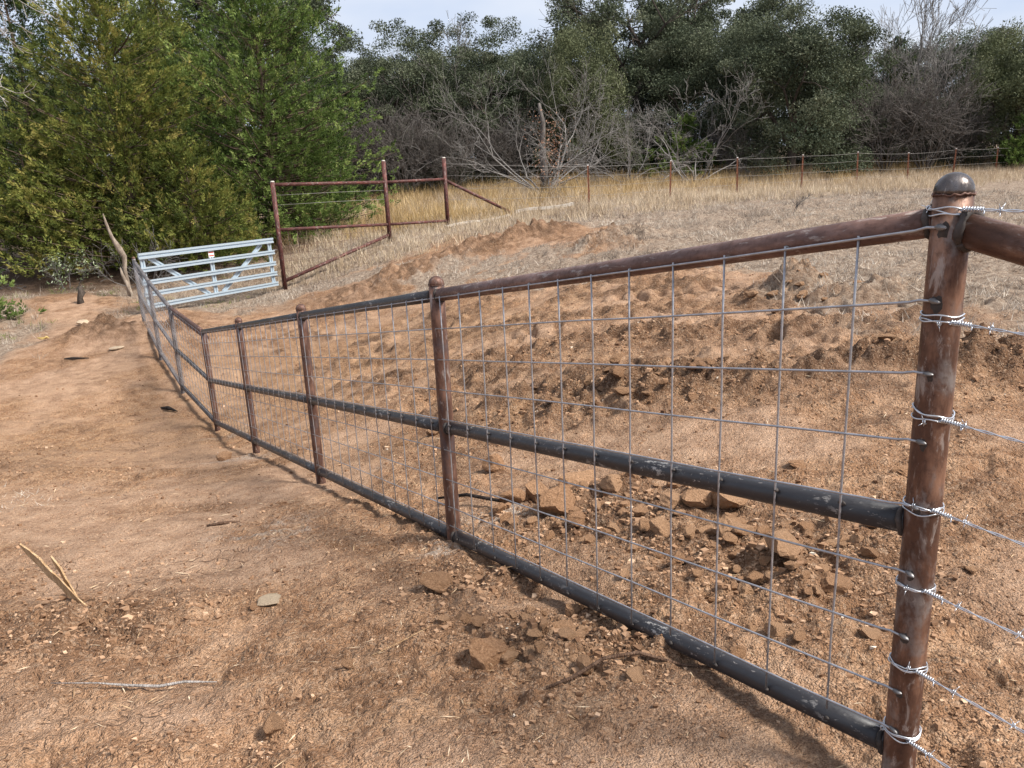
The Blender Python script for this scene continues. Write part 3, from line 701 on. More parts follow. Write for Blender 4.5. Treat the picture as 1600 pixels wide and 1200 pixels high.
# ------------------------------------------------------------------ old red pipe brace beside the gate
rb = empty('red_pipe_brace', (-5.70, 20.2, ground(-5.70, 20.2)), 'old dark red pipe brace of three posts with rusty mesh below', 'fence brace')
RO = Vector(rb.location)
def rl(p): return Vector(p) - RO
R1, R2, R3 = (-5.70, 20.2), (-3.28, 22.75), (-1.72, 24.45)
tops = [.035, .46, .50]
for (x, y), t in zip((R1, R2, R3), tops):
    p = pipe('post', rl((x, y, ground(x, y) - .2)), rl((x, y, t)), .062 if (x, y) != R1 else .058, M['red_pipe'], rb, 14)
    m = MB(); m.lathe([(.05, 0), (.055, .02), (.03, .035)], 12); m.build('concrete_plug', M['conc'], p, (0, 0, t - ground(x, y) + .2))
def rp(name, a, za, b, zb, r): return pipe(name, rl((*a, za)), rl((*b, zb)), r, M['red_pipe'], rb, 10)
rp('top_rail', R1, -.02, R2, -.10, .045); rp('top_rail', R2, -.10, R3, -.10, .042)
rp('lower_rail', R1, -1.12, R2, -1.26, .042); rp('lower_rail', R2, -1.26, R3, -1.33, .040)
rp('diagonal_brace', R1, -2.42, R2, -1.55, .045)
bx, by = .28, 26.1
rp('diagonal_brace', R3, -.13, (bx, by), ground(bx, by) + .02, .045)
def rmix(t): return (R1[0] + (R2[0] - R1[0]) * t, R1[1] + (R2[1] - R1[1]) * t)
for j in range(1, 13):
    t = j / 13; x, y = rmix(t)
    z0 = -1.14 - .13 * t; z1 = -2.42 + .87 * t
    m = MB(); m.tube([(0, 0, 0), (0, 0, z1 - z0)], .0045, 4); m.build('mesh_wire', M['rusty_mesh'], rb, rl((x, y, z0)))
for q in range(1, 6):
    z = -1.2 - q * .18; t1 = min(1, max(0.05, (z + 2.42) / .87)); x0, y0 = rmix(t1); 
    xa, ya = rmix(t1 if t1 > 0 else 0); xb, yb = rmix(1.0)
    # each line wire runs from the left post to the slanting brace
    xe, ye = rmix(min(1.0, (z + 2.42) / .87))
    m = MB(); m.tube([rl((*R1, z)), rl((xe, ye, z - .02))], .0040, 4); m.build('mesh_wire', M['rusty_mesh'], rb)
for z in (-.28, -.52):
    m = MB(); m.tube([rl((*R1, z)), rl((*rmix(.5), z - .01)), rl((*R2, z - .04))], .0045, 4); m.build('strand_wire', M['old_wire'], rb)
for z in (.30, .0, -.45, -.75):
    pass

# ------------------------------------------------------------------ steel line posts and strands across the field
TP = [(2.82, 26.5), (5.95, 28.75), (8.82, 30.4), (11.8, 31.9), (14.55, 33.2), (17.3, 34.5), (20.0, 35.9), (22.7, 37.2), (25.6, 38.7)]
TL = ['rust red steel post next to the weathered plank', 'second rust red steel post from the red pipe brace', 'third rust red steel post from the red pipe brace', 'fourth rust red steel post from the red pipe brace', 'fifth rust red steel post from the red pipe brace',
      'sixth rust red steel post from the red pipe brace', 'seventh rust red steel post from the red pipe brace', 'eighth rust red steel post from the red pipe brace', 'ninth rust red steel post from the red pipe brace']
m = MB(); m.box((0, 0, .60), (.062, .010, 1.6)); m.box((0, -.023, .60), (.010, .036, 1.6))
for q in range(22): m.box((0, .006, .05 + q * .06), (.016, .008, .02))
tmesh = m.data('shaft', M['tpost'], False)
m = MB(); m.box((0, 0, 1.388), (.064, .012, .026)); m.box((0, -.023, 1.388), (.012, .038, .026)); tipm = m.data('painted_tip', M['white'], False)
tz = []
for i, (x, y) in enumerate(TP):
    zt = [.13, .15, .16, .15, .17, .05, .12, .10, .1][i]; tz.append(zt)
    e = empty('steel_post', (x, y, zt - 1.40), TL[i], 'fence post', 'steel posts of the field fence')
    e.rotation_euler = (random.Random(i).uniform(-.03, .03), random.Random(i + 9).uniform(-.035, .035), -.67)
    obj('shaft', tmesh, e); obj('painted_tip', tipm, e)
for s, (h, lb) in enumerate(((.06, 'topmost thin wire strand strung across the steel posts of the field fence'), (.36, 'second thin wire strand down on the steel posts of the field fence'), (.68, 'third thin wire strand down on the steel posts of the field fence'), (.98, 'lowest thin wire strand on the steel posts of the field fence'))):
    pts = [Vector((R3[0], R3[1], .42 - h * 1.15))]
    for i, (x, y) in enumerate(TP): pts.append(Vector((x, y - .012, tz[i] - h)))
    fin = []
    for a, b in zip(pts[:-1], pts[1:]):
        for k in range(6): t = k / 6; fin.append(a.lerp(b, t) + Vector((0, 0, -.05 * t * (1 - t) * 4 * .5)))
    fin.append(pts[-1])
    m = MB(); m.tube([p - pts[0] for p in fin], .0036 if s else .0046, 4)
    tag(m.build('wire_strand', M['old_wire'], None, pts[0]), lb, 'fence wire', 'strands of the field fence')

# ------------------------------------------------------------------ lumber lying in the grass
def plank(name, a, b, w, t, label, lift=.05):
    a = Vector((*a, ground(*a) + lift)); b = Vector((*b, ground(*b) + lift)); d = b - a; L = d.length
    rg = random.Random(int(L * 100)); V = []; n = 9
    for i in range(n):
        for y, z in ((-w / 2, 0), (w / 2, 0), (w / 2, t), (-w / 2, t)):
            V.append((L * i / (n - 1) + (rg.uniform(-.03, .03) if i in (0, n - 1) else 0), y + rg.uniform(-.006, .006), z + rg.uniform(-.006, .006) + .03 * math.sin(i * .8)))
    F = [(i * 4 + j, i * 4 + (j + 1) % 4, i * 4 + 4 + (j + 1) % 4, i * 4 + 4 + j) for i in range(n - 1) for j in range(4)] + [(3, 2, 1, 0), tuple((n - 1) * 4 + j for j in range(4))]
    o = MB().add(V, F).build(name, M['plank'], None, a, smooth=False)
    o.rotation_euler = d.to_track_quat('X', 'Z').to_euler()
    return tag(o, label, 'plank', None)
plank('weathered_plank', (.35, 25.7), (2.25, 26.15), .15, .09, 'grey weathered plank lying beyond the foot of the slanting red brace', .08)
plank('weathered_plank', (-1.75, 24.0), (.15, 25.5), .14, .05, 'shorter grey plank lying in dry grass between red post and slanting brace', .06)

# ------------------------------------------------------------------ loose clods, stones, sticks
def rock_mesh(name, seed, mat, sub=2, flat=.75):
    import bmesh
    bm = bmesh.new(); bmesh.ops.create_icosphere(bm, subdivisions=sub, radius=1.0)
    rg = np.random.default_rng(seed)
    V = np.array([v.co[:] for v in bm.verts])
    for _ in range(13):
        n = rg.normal(size=3); n /= np.linalg.norm(n); d = rg.uniform(.50, .86)
        k = V @ n - d; V = V - np.outer(np.maximum(k, 0) * .985, n)
    V += rg.normal(size=V.shape) * (.035 if sub < 3 else .024)
    V *= np.array([1.0, rg.uniform(.7, 1.0), flat * rg.uniform(.75, 1.1)])
    V /= np.abs(V[:, 0]).max()
    for v, c in zip(bm.verts, V): v.co = c
    me = bpy.data.meshes.new(name); bm.to_mesh(me); bm.free(); me.materials.append(mat); return me
CM = [rock_mesh('clod', 100 + i, M['clod'], 3) for i in range(9)]
CMD = [rock_mesh('clod', 200 + i, M['clod_dark']) for i in range(6)]
CLODS = [(-.13,2.36,60),(.19,2.19,45),(-.35,3.08,58),(-.23,2.7,30),(-.17,2.61,26),(.05,2.3,22),(.07,2.43,18),(.15,2.51,42),(.19,2.7,26),(-.79,2.08,32),(-1.17,3.07,18),(-.62,2.42,22),(.15,2.36,30),(.19,2.42,24),(-.04,2.65,20),
(.11,4.19,55),(.37,4.35,60),(-.03,4.11,45),(.2,3.81,58),(.4,3.75,30),(.52,3.95,42),(.73,4.12,36),(.76,3.6,40),(.65,3.31,42),(.86,3.55,50),(1.01,3.52,60),(.84,3.26,30),(.93,3.16,40),(.98,3.11,40),(.65,2.92,34),(1.02,2.77,66),(1.13,2.55,50),(1.0,2.46,20),(.9,2.97,22),(.5,3.15,24),(-.11,3.98,30),(-.06,3.77,24),(.06,3.68,24),(-.14,5.15,40),(1.51,3.96,40),(1.33,2.92,22),(.88,2.21,28),(.83,2.27,34),(1.09,2.18,30),(.89,2.7,28),(.81,3.0,24),(.42,2.87,24),(1.94,3.67,40),(.46,3.51,26),(.29,3.61,30),(.15,3.53,22),(.33,3.39,20),(.6,3.59,30),(.75,3.19,22),(1.01,2.94,26),(1.55,3.37,22),(1.36,3.19,18),(.84,2.76,18),(.68,2.72,18),(.59,3.03,18)]
CLAB = {38: 'lone clay clod beyond the rubble heap, behind the second capped post', 39: 'flat clay slab alone on smooth pale dirt behind the mesh, away from the rubble', 47: 'flat clay slab alone on pale dirt just short of the corner post', 0: 'large cracked clay clod lying alone on the bare dirt before the fence', 1: 'upright wedge shaped clay clod beside the thin brown stick', 2: 'flat topped slab of clay half sunk in dirt beside the bottom rail', 9: 'small dark clod alone among straw, away from the fence',
        10: 'small round brown clod touching the pale flat stone', 11: 'small lone brown clod on smooth dirt beside a straw stalk'}
def rubble(x, y):
    if x < .35 and y > 3.3: return 'dry clay clod in the rubble heap next to the second capped post', 'rubble clods next to the second post'
    if y > 2.9: return 'dry clay clod in the rubble midway between corner post and second post', 'rubble clods between two posts'
    return 'dry clay clod in the rubble just behind the foot of the tall corner post', 'rubble clods behind the corner post'
def put_clod(x, y, w, k, label, group, dark=False, rs=None, flat=1.0):
    rg = random.Random(int(x * 1000) * 31 + int(y * 1000))
    me = (CMD if dark else CM)[k % (6 if dark else 9)]
    o = obj('dirt_clod', me)
    r = w / 2
    o.scale = (r, r * rg.uniform(.85, 1.1), r * rg.uniform(.8, 1.15) * flat)
    o.rotation_euler = (rg.uniform(-.25, .25), rg.uniform(-.25, .25), rg.uniform(0, 6.28))
    o.location = (x, y, ground(x, y) + r * rg.uniform(.25, .5) * flat)
    return tag(o, label, 'clod', group)
for i, (x, y, px) in enumerate(CLODS):
    w = px * (y * .966 + .45) / 1228 * 1.1
    fr = i < 15
    lab = CLAB.get(i) or ('small crumbly clay clod in the scatter on the open side of the bottom rail' if fr else rubble(x, y)[0])
    put_clod(x, y, w, i, lab, None if i in CLAB else ('clods before the fence' if fr else rubble(x, y)[1]), flat=.55 if i in (2, 39, 47) else 1)
crg = random.Random(99)
for i in range(95):
    c = CLODZ[(0, 0, 1, 1, 2)[i % 5]]
    x = c[0] + crg.gauss(0, .55) * c[2]; y = c[1] + crg.gauss(0, .5) * c[3] - .45 * (x - c[0])
    t_ = ((x - .876) * .868 + (y - 1.58) * .495)                     # signed distance from the fence line
    if abs(t_) < .12: continue
    bh = t_ > 0
    put_clod(x, y, crg.uniform(.03, .07) * (1.3 if bh else 1), i, rubble(x, y)[0] if bh else 'small crumbly clay clod in the scatter on the open side of the bottom rail', rubble(x, y)[1] if bh else 'clods before the fence')
for i in range(70):
    c = CLODZ[3] if i < 34 else (CLODZ[4] if i < 52 else CLODZ[5])
    x = c[0] + crg.gauss(0, .5) * c[2]; y = c[1] + crg.gauss(0, .5) * c[3] - .3 * (x - c[0])
    put_clod(x, y, crg.uniform(.07, .2), i, ['dark fresh clay clod on the churned ridge behind the mesh', 'dark fresh clay clod in the churned heap beyond the corner post', 'dark fresh clay clod on the spoil pile by the grass edge'][0 if i < 34 else (1 if i < 52 else 2)],
             ['clods on the churned ridge', 'clods beyond the corner post', 'clods on the spoil pile'][0 if i < 34 else (1 if i < 52 else 2)], True, flat=.8)
def stone(x, y, w, label, mat='stone', seed=1, flat=.5, lift=.25):
    o = obj('stone', rock_mesh('stone', seed, M[mat], 2, flat)); o.scale = (w / 2,) * 3; o.location = (x, y, ground(x, y) + w * .5 * flat * lift * 2)
    o.rotation_euler = (.1, -.1, .35); return tag(o, label, 'stone')
stone(-1.125, 3.12, .125, 'pale tan flat stone resting on bare dirt before the fence', seed=5, flat=.42)
stone(-8.38, 15.52, .34, 'larger whitish rock on the dirt near the far end of the fence', seed=6, flat=.4)
stone(-7.27, 14.28, .28, 'whitish flat rock on the dirt track beside the fence dip', seed=8, flat=.3)
stone(-8.9, 16.3, .26, 'small whitish rock on the track edge above the yellow scrap', seed=9)
stone(-2.93, 7.50, .16, 'reddish brown rock beside the foot of a fence post', 'clod', seed=12, flat=.8)
def rod(name, pts, rad, mat, label, cat, k=7):
    P = [Vector((x, y, ground(x, y) + h)) for x, y, h in pts]; b = P[0]
    m = MB(); m.tube([p - b for p in P], rad, k); return tag(m.build(name, M[mat], None, b), label, cat)
# split wood splinter standing in the soil
e = empty('wood_splinter', (-1.95, 3.12, ground(-1.95, 3.12)), 'blond split wood splinter sticking out of the dirt at a slant', 'splinter')
for nm, tip, w in (('broad_sliver', (-.27, .10, .245), .017), ('narrow_sliver', (-.145, .10, .18), .009)):
    rg = random.Random(5); V = []; n = 8
    T = Vector(tip); sd2 = Vector((.3, .9, .25)).normalized()
    for i in range(n):
        t = i / (n - 1); c = T * (t * 1.12 - .12) + Vector((rg.uniform(-.003, .003), 0, rg.uniform(-.003, .003)))
        ww = w * (.55 + 1.0 * math.sin(math.pi * min(1, t * .8 + .12))) * (1 if t < .95 else .35); th_ = .004
        nn = T.cross(sd2).normalized()
        for q, s in ((-1, -1), (1, -1), (1, 1), (-1, 1)): V.append(c + nn * (q * ww * rg.uniform(.8, 1.2)) + sd2 * (s * th_))
    F = [(i * 4 + j, i * 4 + (j + 1) % 4, i * 4 + 4 + (j + 1) % 4, i * 4 + 4 + j) for i in range(n - 1) for j in range(4)] + [(3, 2, 1, 0), tuple((n - 1) * 4 + j for j in range(4))]
    MB().add(V, F).build(nm, M['splinter'], e, smooth=False)
rod('fallen_twig', [(-1.70, 2.46, .016), (-1.52, 2.44, .026), (-1.42, 2.45, .026), (-1.30, 2.43, .026), (-1.22, 2.45, .024), (-1.10, 2.44, .014)], [.0015, .0025, .005, .0055, .005, .002], 'twig', 'thin grey forked twig lying flat on the open dirt', 'twig')
rod('fallen_stick', [(.06, 2.07, .01), (.14, 2.11, .02), (.25, 2.18, .035), (.36, 2.19, .02), (.50, 2.17, .01), (.60, 2.12, .008)], [.004, .006, .006, .0055, .005, .003], 'stick', 'thin dark brown stick curving over the dirt beside the wedge clod', 'stick')
rod('straw_stalk', [(-.55, 2.48, .006), (-.45, 2.55, .012), (-.35, 2.64, .006)], [.0015, .002, .001], 'splinter', 'single pale straw stalk on smooth dirt before the fence', 'straw')
rod('fallen_stick', [(-7.95, 13.75, .03), (-7.77, 13.70, .05), (-7.5, 13.72, .03)], [.012, .028, .008], 'char', 'short dark stick lying on the open dirt track', 'stick')
rod('charred_stick', [(-5.2, 11.2, .02), (-5.04, 11.08, .05), (-4.88, 11.0, .02)], [.012, .03, .008], 'char', 'black charred scrap lying beside the fence in the dip', 'stick')
rod('fallen_stick', [(-2.0, 4.66, .008), (-1.9, 4.68, .014), (-1.8, 4.70, .008)], [.008, .012, .006], 'stick', 'short dark stub of wood on the smeared dirt track', 'stick')
rod('fallen_stick', [(-.5, 4.55, .05), (-.3, 4.35, .06), (-.08, 4.15, .02)], [.008, .011, .01], 'char', 'dark stick leaning behind the second fence post', 'stick')
m = MB(); rg = random.Random(4)
V = [(.15 * math.cos(q) * rg.uniform(.6, 1), .10 * math.sin(q) * rg.uniform(.6, 1), rg.uniform(.01, .09)) for q in np.linspace(0, 6.28, 9)[:-1]]
m.add(V + [(x, y, z + .006) for x, y, z in V] , [tuple(range(7, -1, -1)), tuple(range(8, 16))] + [(i, (i + 1) % 8, 8 + (i + 1) % 8, 8 + i) for i in range(8)])
tag(m.build('plastic_scrap', M['yellow'], None, (-9.11, 15.22, ground(-9.11, 15.22)), smooth=False), 'crumpled yellow scrap lying on the dirt track', 'litter')

# ------------------------------------------------------------------ old wooden stake by the gate
x, y = -9.35, 19.3; g = ground(x, y)
e = empty('wooden_stake', (x, y, g), 'gnarled weathered wooden stake leaning beside the galvanised gate', 'post')
m = MB(); m.tube([(.10, 0, -.2), (.09, 0, .3), (.07, .02, .62), (.12, .0, .95), (.03, .02, 1.12), (-.10, .01, 1.42), (-.17, 0, 1.72), (-.22, .02, 1.98)], [.05, .055, .045, .06, .075, .04, .032, .012], 9)
m.build('upper_limb', M['old_wood'], e)
m = MB(); m.tube([(.20, -.05, -.15), (.12, -.05, .2), (.02, -.06, .55), (.0, -.05, .7)], [.04, .05, .035, .01], 8); m.build('split_foot', M['old_wood'], e)
rod('stump', [(-10.05, 18.5, -.05), (-10.06, 18.52, .12), (-9.98, 18.5, .24), (-10.02, 18.52, .33), (-9.93, 18.52, .42)], [.09, .06, .085, .05, .008], 'bark_dark', 'small dark grey stump standing beside the grassy track', 'stump', 9)

# ------------------------------------------------------------------ vegetation builders
def leaf_quads(pos, d, side, L, W, tint):
    N = len(pos); L = L[:, None]; W = W[:, None]
    V = np.empty((N, 4, 3), np.float32)
    V[:, 0] = pos; V[:, 1] = pos + d * L * .5 + side * W * .5; V[:, 2] = pos + d * L; V[:, 3] = pos + d * L * .5 - side * W * .5
    return V.reshape(-1, 3), np.arange(N * 4).reshape(N, 4), np.repeat(tint, 4)
def unit(a): return a / np.maximum(np.linalg.norm(a, axis=-1, keepdims=True), 1e-9)
def leaf_mesh(name, pos, d, L, W, tint, mat, r, sliver=False):
    side = unit(np.cross(d, unit(r.normal(size=d.shape))))
    if sliver:
        sw = side * (W * .5)[:, None]
        V = np.stack([pos - sw, pos + sw, pos + d * L[:, None]], 1).reshape(-1, 3)
        return mesh_data(name, V, np.arange(len(V)).reshape(-1, 3), mat, False, dict(tint=np.repeat(np.clip(tint, 0, 1), 3)))
    V, F, t = leaf_quads(pos, d, side, L, W, np.clip(tint, 0, 1))
    return mesh_data(name, V, F, mat, False, dict(tint=t))
def seg_mesh(name, segs, mat):
    """tapered prisms for a list of (p0, p1, r0, r1)"""
    A = np.array([[*s[0], *s[1], s[2], s[3]] for s in segs], float)
    p0, p1, r0, r1 = A[:, :3], A[:, 3:6], A[:, 6], A[:, 7]
    d = unit(p1 - p0); ref = np.where(np.abs(d[:, 2:3]) < .9, np.array([[0, 0, 1.]]), np.array([[1., 0, 0]]))
    u = unit(np.cross(d, ref)); v = np.cross(d, u)
    Vs, Fs, base_i = [], [], 0
    for k, m in ((7, r0 > .05), (5, (r0 <= .05) & (r0 > .018)), (3, r0 <= .018)):
        if not m.any(): continue
        n = m.sum(); q = np.arange(k) * 2 * np.pi / k
        w = u[m][:, None] * np.cos(q)[None, :, None] + v[m][:, None] * np.sin(q)[None, :, None]
        V = np.concatenate([(p0[m] - d[m] * r0[m][:, None] * .3)[:, None] + w * r0[m][:, None, None], p1[m][:, None] + w * r1[m][:, None, None]], 1)
        f = np.array([(j, (j + 1) % k, k + (j + 1) % k, k + j) for j in range(k)])
        Fs.append((np.arange(n)[:, None, None] * 2 * k + f[None] + base_i).reshape(-1, 4)); Vs.append(V.reshape(-1, 3)); base_i += n * 2 * k
    return mesh_data(name, np.concatenate(Vs), np.concatenate(Fs), mat, True)
def grow(r, p, d, L, rad, lev, out, tips, spread=.6, upb=.1, wob=.25, nseg=3, kids=(2, 3), shrink=.72, side=.5, minr=.004):
    for k in range(nseg):
        d = d + r.normal(size=3) * wob * .5; d[2] += upb * .35; d = d / np.linalg.norm(d)
        q = p + d * (L / nseg); r1 = max(minr, rad * (1 - .32 / nseg))
        out.append((p, q, rad, r1))
        if lev > 0 and r.random() < side:
            s = d + r.normal(size=3) * spread * 1.15; s = s / np.linalg.norm(s)
            grow(r, q, s, L * shrink * r.uniform(.55, .9), r1 * .5, lev - 1, out, tips, spread, upb, wob, nseg, kids, shrink, side, minr)
        p, rad = q, r1
    if lev > 0:
        for _ in range(r.integers(kids[0], kids[1] + 1)):
            s = d + r.normal(size=3) * spread; s = s / np.linalg.norm(s)
            grow(r, p, s, L * shrink * r.uniform(.8, 1.1), rad * .72, lev - 1, out, tips, spread, upb, wob, nseg, kids, shrink, side, minr)
    else: tips.append(p)

def cedar(h, rad, seed, mat, boughs=150, sprays=44, low=.05, tintsh=0., fine=1.0, pw=.8):
    """juniper: shared meshes for trunk and crown; boughs carry upswept feathery sprays"""
    r = np.random.default_rng(seed)
    segs = []; P = []; D = []; Tn = []; LL = []
    p = np.array([0, 0, -.2]); 
    for k in range(8):
        q = np.array([r.normal() * .06, r.normal() * .06, h * .9 * (k + 1) / 8]); segs.append((p, q, .16 * (1 - k / 9) * h / 7, .16 * (1 - (k + 1) / 9) * h / 7)); p = q
    phase = r.uniform(0, 6.28, 5)
    for b in range(boughs):
        t = low + (1 - low) * (r.random() ** 1.4); a = r.uniform(0, 2 * np.pi)
        lob = 1 + .16 * np.sin(3 * a + phase[0] + 2.5 * t) + .12 * np.sin(7 * a + phase[1] + 6 * t) + .1 * np.sin(11 * t + phase[2])
        R = rad * lob * (1 - t) ** pw * (.82 + .5 * min(1, t / .2) * .36) * r.uniform(.72, 1.08) + .18
        o = np.array([np.cos(a), np.sin(a), 0.])
        s0 = np.array([0, 0, h * t * .92]); up = r.uniform(.0, .38) + .5 * t
        e = s0 + o * R + np.array([0, 0, R * up * .55 + (.1 if t > .15 else 0)])
        mid = s0 + (e - s0) * .5 + np.array([0, 0, -.06 * R])
        segs.append((s0, mid, .016 * R / 2 + .006, .011 * R / 2 + .005)); segs.append((mid, e, .011 * R / 2 + .005, .004))
        bt = r.normal() * .20 + tintsh
        n = max(4, int(sprays * .30 * (.4 + .9 * R / rad)))
        u = .18 + .84 * r.random(n) ** .75
        ax = unit((e - s0)[None])[0]
        wd = (.08 + .24 * np.sin(np.pi * np.clip(u, 0, 1) * .85)) * (.5 + .6 * R / rad) * min(1.5, rad / 2.4)
        off = r.normal(size=(n, 3)) * wd[:, None]; off[:, 2] *= .8
        c = s0 + (e - s0) * u[:, None] + off
        sd_ = unit(ax * .8 + o * .25 + np.array([0, 0, .55]) + r.normal(size=(n, 3)) * .5)
        m = int(34 if rad > 2.5 else 28)
        Lp = np.repeat(r.uniform(.20, .42, n) / fine * min(1, .45 + rad / 5), m)[:, None]
        tt = r.random((n * m, 1)) ** 1.1; A_ = np.repeat(sd_, m, 0)
        pr = r.normal(size=(n * m, 3)); pr = unit(pr - A_ * (pr * A_).sum(1, keepdims=True))
        cc = np.repeat(c, m, 0) + A_ * tt * Lp + pr * (Lp * .38 * (1.05 - tt) * r.random((n * m, 1)) ** .6)
        dd = unit(A_ + pr * r.uniform(.2, .9, (n * m, 1)))
        P.append(cc); D.append(dd); LL.append(r.uniform(.045, .11, n * m) / fine)
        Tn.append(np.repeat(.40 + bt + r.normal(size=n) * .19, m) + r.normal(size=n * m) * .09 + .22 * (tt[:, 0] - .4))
    P = np.concatenate(P); D = np.concatenate(D); Tn = np.concatenate(Tn); LL = np.concatenate(LL)
    k = P[:, 2] > .05; P, D, Tn, LL = P[k], D[k], Tn[k], LL[k]
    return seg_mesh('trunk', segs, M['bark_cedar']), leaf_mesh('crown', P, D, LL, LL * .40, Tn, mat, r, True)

def oak(h, rad, seed, mat, clumps=110, leaves=170, trunk=.22, skirt=0., leafL=.13, lev=4, csize=.55, flat=1.0):
    r = np.random.default_rng(seed); segs = []; tips = []
    th_ = h * trunk; p0 = np.array([0, 0, -.2]); p1 = np.array([r.normal() * .15, r.normal() * .15, th_]); R0 = .032 * h
    segs.append((p0, p1, R0, R0 * .8))
    nl = 5
    for i in range(nl):
        a = 2 * np.pi * i / nl + r.uniform(-.4, .4)
        d = unit(np.array([np.cos(a) * r.uniform(.5, 1.0), np.sin(a) * r.uniform(.5, 1.0), r.uniform(.5, 1.1)])[None])[0]
        grow(r, p1, d, h * .26, R0 * .5, lev - 1, segs, tips, .55, .12, .35, 3, (2, 2), .74, .35, .008)
    tips = np.array(tips)
    # bring limb ends inside the crown's own outline
    c0 = np.array([0, 0, h * .60]); sc = np.array([rad, rad, h * .42])
    allp = np.array([s[1] for s in segs])
    ext = np.percentile(np.linalg.norm((tips - c0) / sc, axis=1), 85)
    f = min(1.25, 1 / max(ext, 1e-3))
    def adj(q): 
        w = np.clip(q[2] / max(th_, .01) - 1, 0, 1) if q[2] > th_ else 0
        return q * np.array([1, 1, 1]) if w == 0 else np.array([q[0] * (1 + (f - 1) * w), q[1] * (1 + (f - 1) * w), th_ + (q[2] - th_) * (1 + (f - 1) * w)])
    segs = [(adj(a), adj(b), x, y) for a, b, x, y in segs]; tips = np.array([adj(t) for t in tips])
    idx = r.permutation(len(tips))[:clumps]; C = tips[idx]
    ns = int(clumps * skirt)
    if ns:
        a = r.uniform(0, 2 * np.pi, ns); z = r.random(ns) ** .9; w = rad * (1.02 - .45 * z ** 2) * r.uniform(.55, 1.02, ns) * (1 + .16 * np.sin(3 * a + 5 * z))
        C = np.concatenate([C, np.stack([np.cos(a) * w, np.sin(a) * w, .25 + z * h * .85], -1)])
    P = []; D = []; T = []
    for c in C:
        n = int(leaves * r.uniform(.6, 1.4)); s = csize * r.uniform(.65, 1.25)
        q = r.normal(size=(n, 3)); q = q / np.maximum(np.linalg.norm(q, axis=1, keepdims=True), .01) * (r.random((n, 1)) ** .45) * s * np.array([1.15, 1.15, .75 * flat])
        P.append(c + q); D.append(unit(q * .8 / s + r.normal(size=(n, 3)) + np.array([0, 0, .2]))); T.append(.45 + r.normal() * .21 + r.normal(size=n) * .14 + .12 * q[:, 2] / s * 0)
    P = np.concatenate(P); D = np.concatenate(D); T = np.concatenate(T); k = P[:, 2] > .05
    L = r.uniform(.7, 1.3, k.sum()) * leafL
    return seg_mesh('trunk', segs, M['bark_dark']), leaf_mesh('crown', P[k], D[k], L, L * .75, T[k], mat, r, True)

def bare(h, seed, mat, stems=4, lev=5, spread=.55, upb=.05, lean=.7, rad=.09, L=None, wob=.35, side=.6, minr=.005, kids=(2, 2), shrink=.74):
    r = np.random.default_rng(seed); segs = []; tips = []
    for i in range(stems):
        a = 2 * np.pi * i / stems + r.uniform(-.5, .5)
        d = unit(np.array([np.cos(a) * lean * r.uniform(.6, 1.2), np.sin(a) * lean * r.uniform(.6, 1.2), 1.])[None])[0]
        grow(r, np.array([np.cos(a) * .08, np.sin(a) * .08, -.1]), d, (L or h * .34) * r.uniform(.8, 1.15), rad * r.uniform(.6, 1.1), lev, segs, tips, spread, upb, wob, 3, kids, shrink, side, minr)
    return segs, np.array(tips)
def tree(name, meshes, x, y, label, cat='tree', group=None, rz=0., sc=1.0, sz=None, extra=None):
    e = empty(name, (x, y, ground(x, y)), label, cat, group)
    e.rotation_euler = (0, 0, rz); e.scale = (sc, sc, sz or sc)
    for nm, me in zip(('trunk', 'crown'), meshes): obj(nm, me, e)
    return e

# ------------------------------------------------------------------ cedars on the left
tree('cedar_tree', cedar(8.0, 3.1, 1, M['cedar_olive'], 310, 46, .03, .02, pw=.5), -10.6, 23.2, 'broad yellow-olive cedar tree standing behind the wooden stake')
tree('cedar_tree', cedar(8.4, 3.6, 2, M['cedar_green'], 340, 46, .03, .02, pw=.42), -7.5, 26.6, 'rounded bright green cedar tree behind the red pipe brace')
tree('cedar_tree', cedar(8.6, 3.0, 3, M['cedar_dark'], 220, 42, .08, .05), -14.4, 25.6, 'tall dark green cedar tree left of the yellow-olive cedar')
tree('cedar_tree', cedar(9.6, 3.0, 4, M['cedar_olive'], 220, 40, .06, -.10), -11.6, 29.5, 'tall olive cedar tree rising between the yellow and green cedars')
tree('cedar_tree', cedar(3.6, 1.9, 5, M['cedar_olive'], 110, 34, .04, -.04), -8.7, 22.6, 'low spreading cedar just behind the galvanised gate')
tree('cedar_tree', cedar(4.4, 2.2, 6, M['cedar_olive'], 110, 34, .10, -.08), -12.7, 21.9, 'low dark-based cedar overhanging the track by the wooden stake')
tree('cedar_tree', cedar(9.0, 3.2, 8, M['cedar_dark'], 150, 40, .05, .0), -19.0, 29.0, 'tall dark cedar tree farthest out beside the shaded track')
tree('cedar_tree', cedar(1.3, 1.0, 9, M['cedar_green'], 40, 26, .02, .05), -11.75, 16.9, 'small green cedar bush at the edge of the dirt track', 'bush')

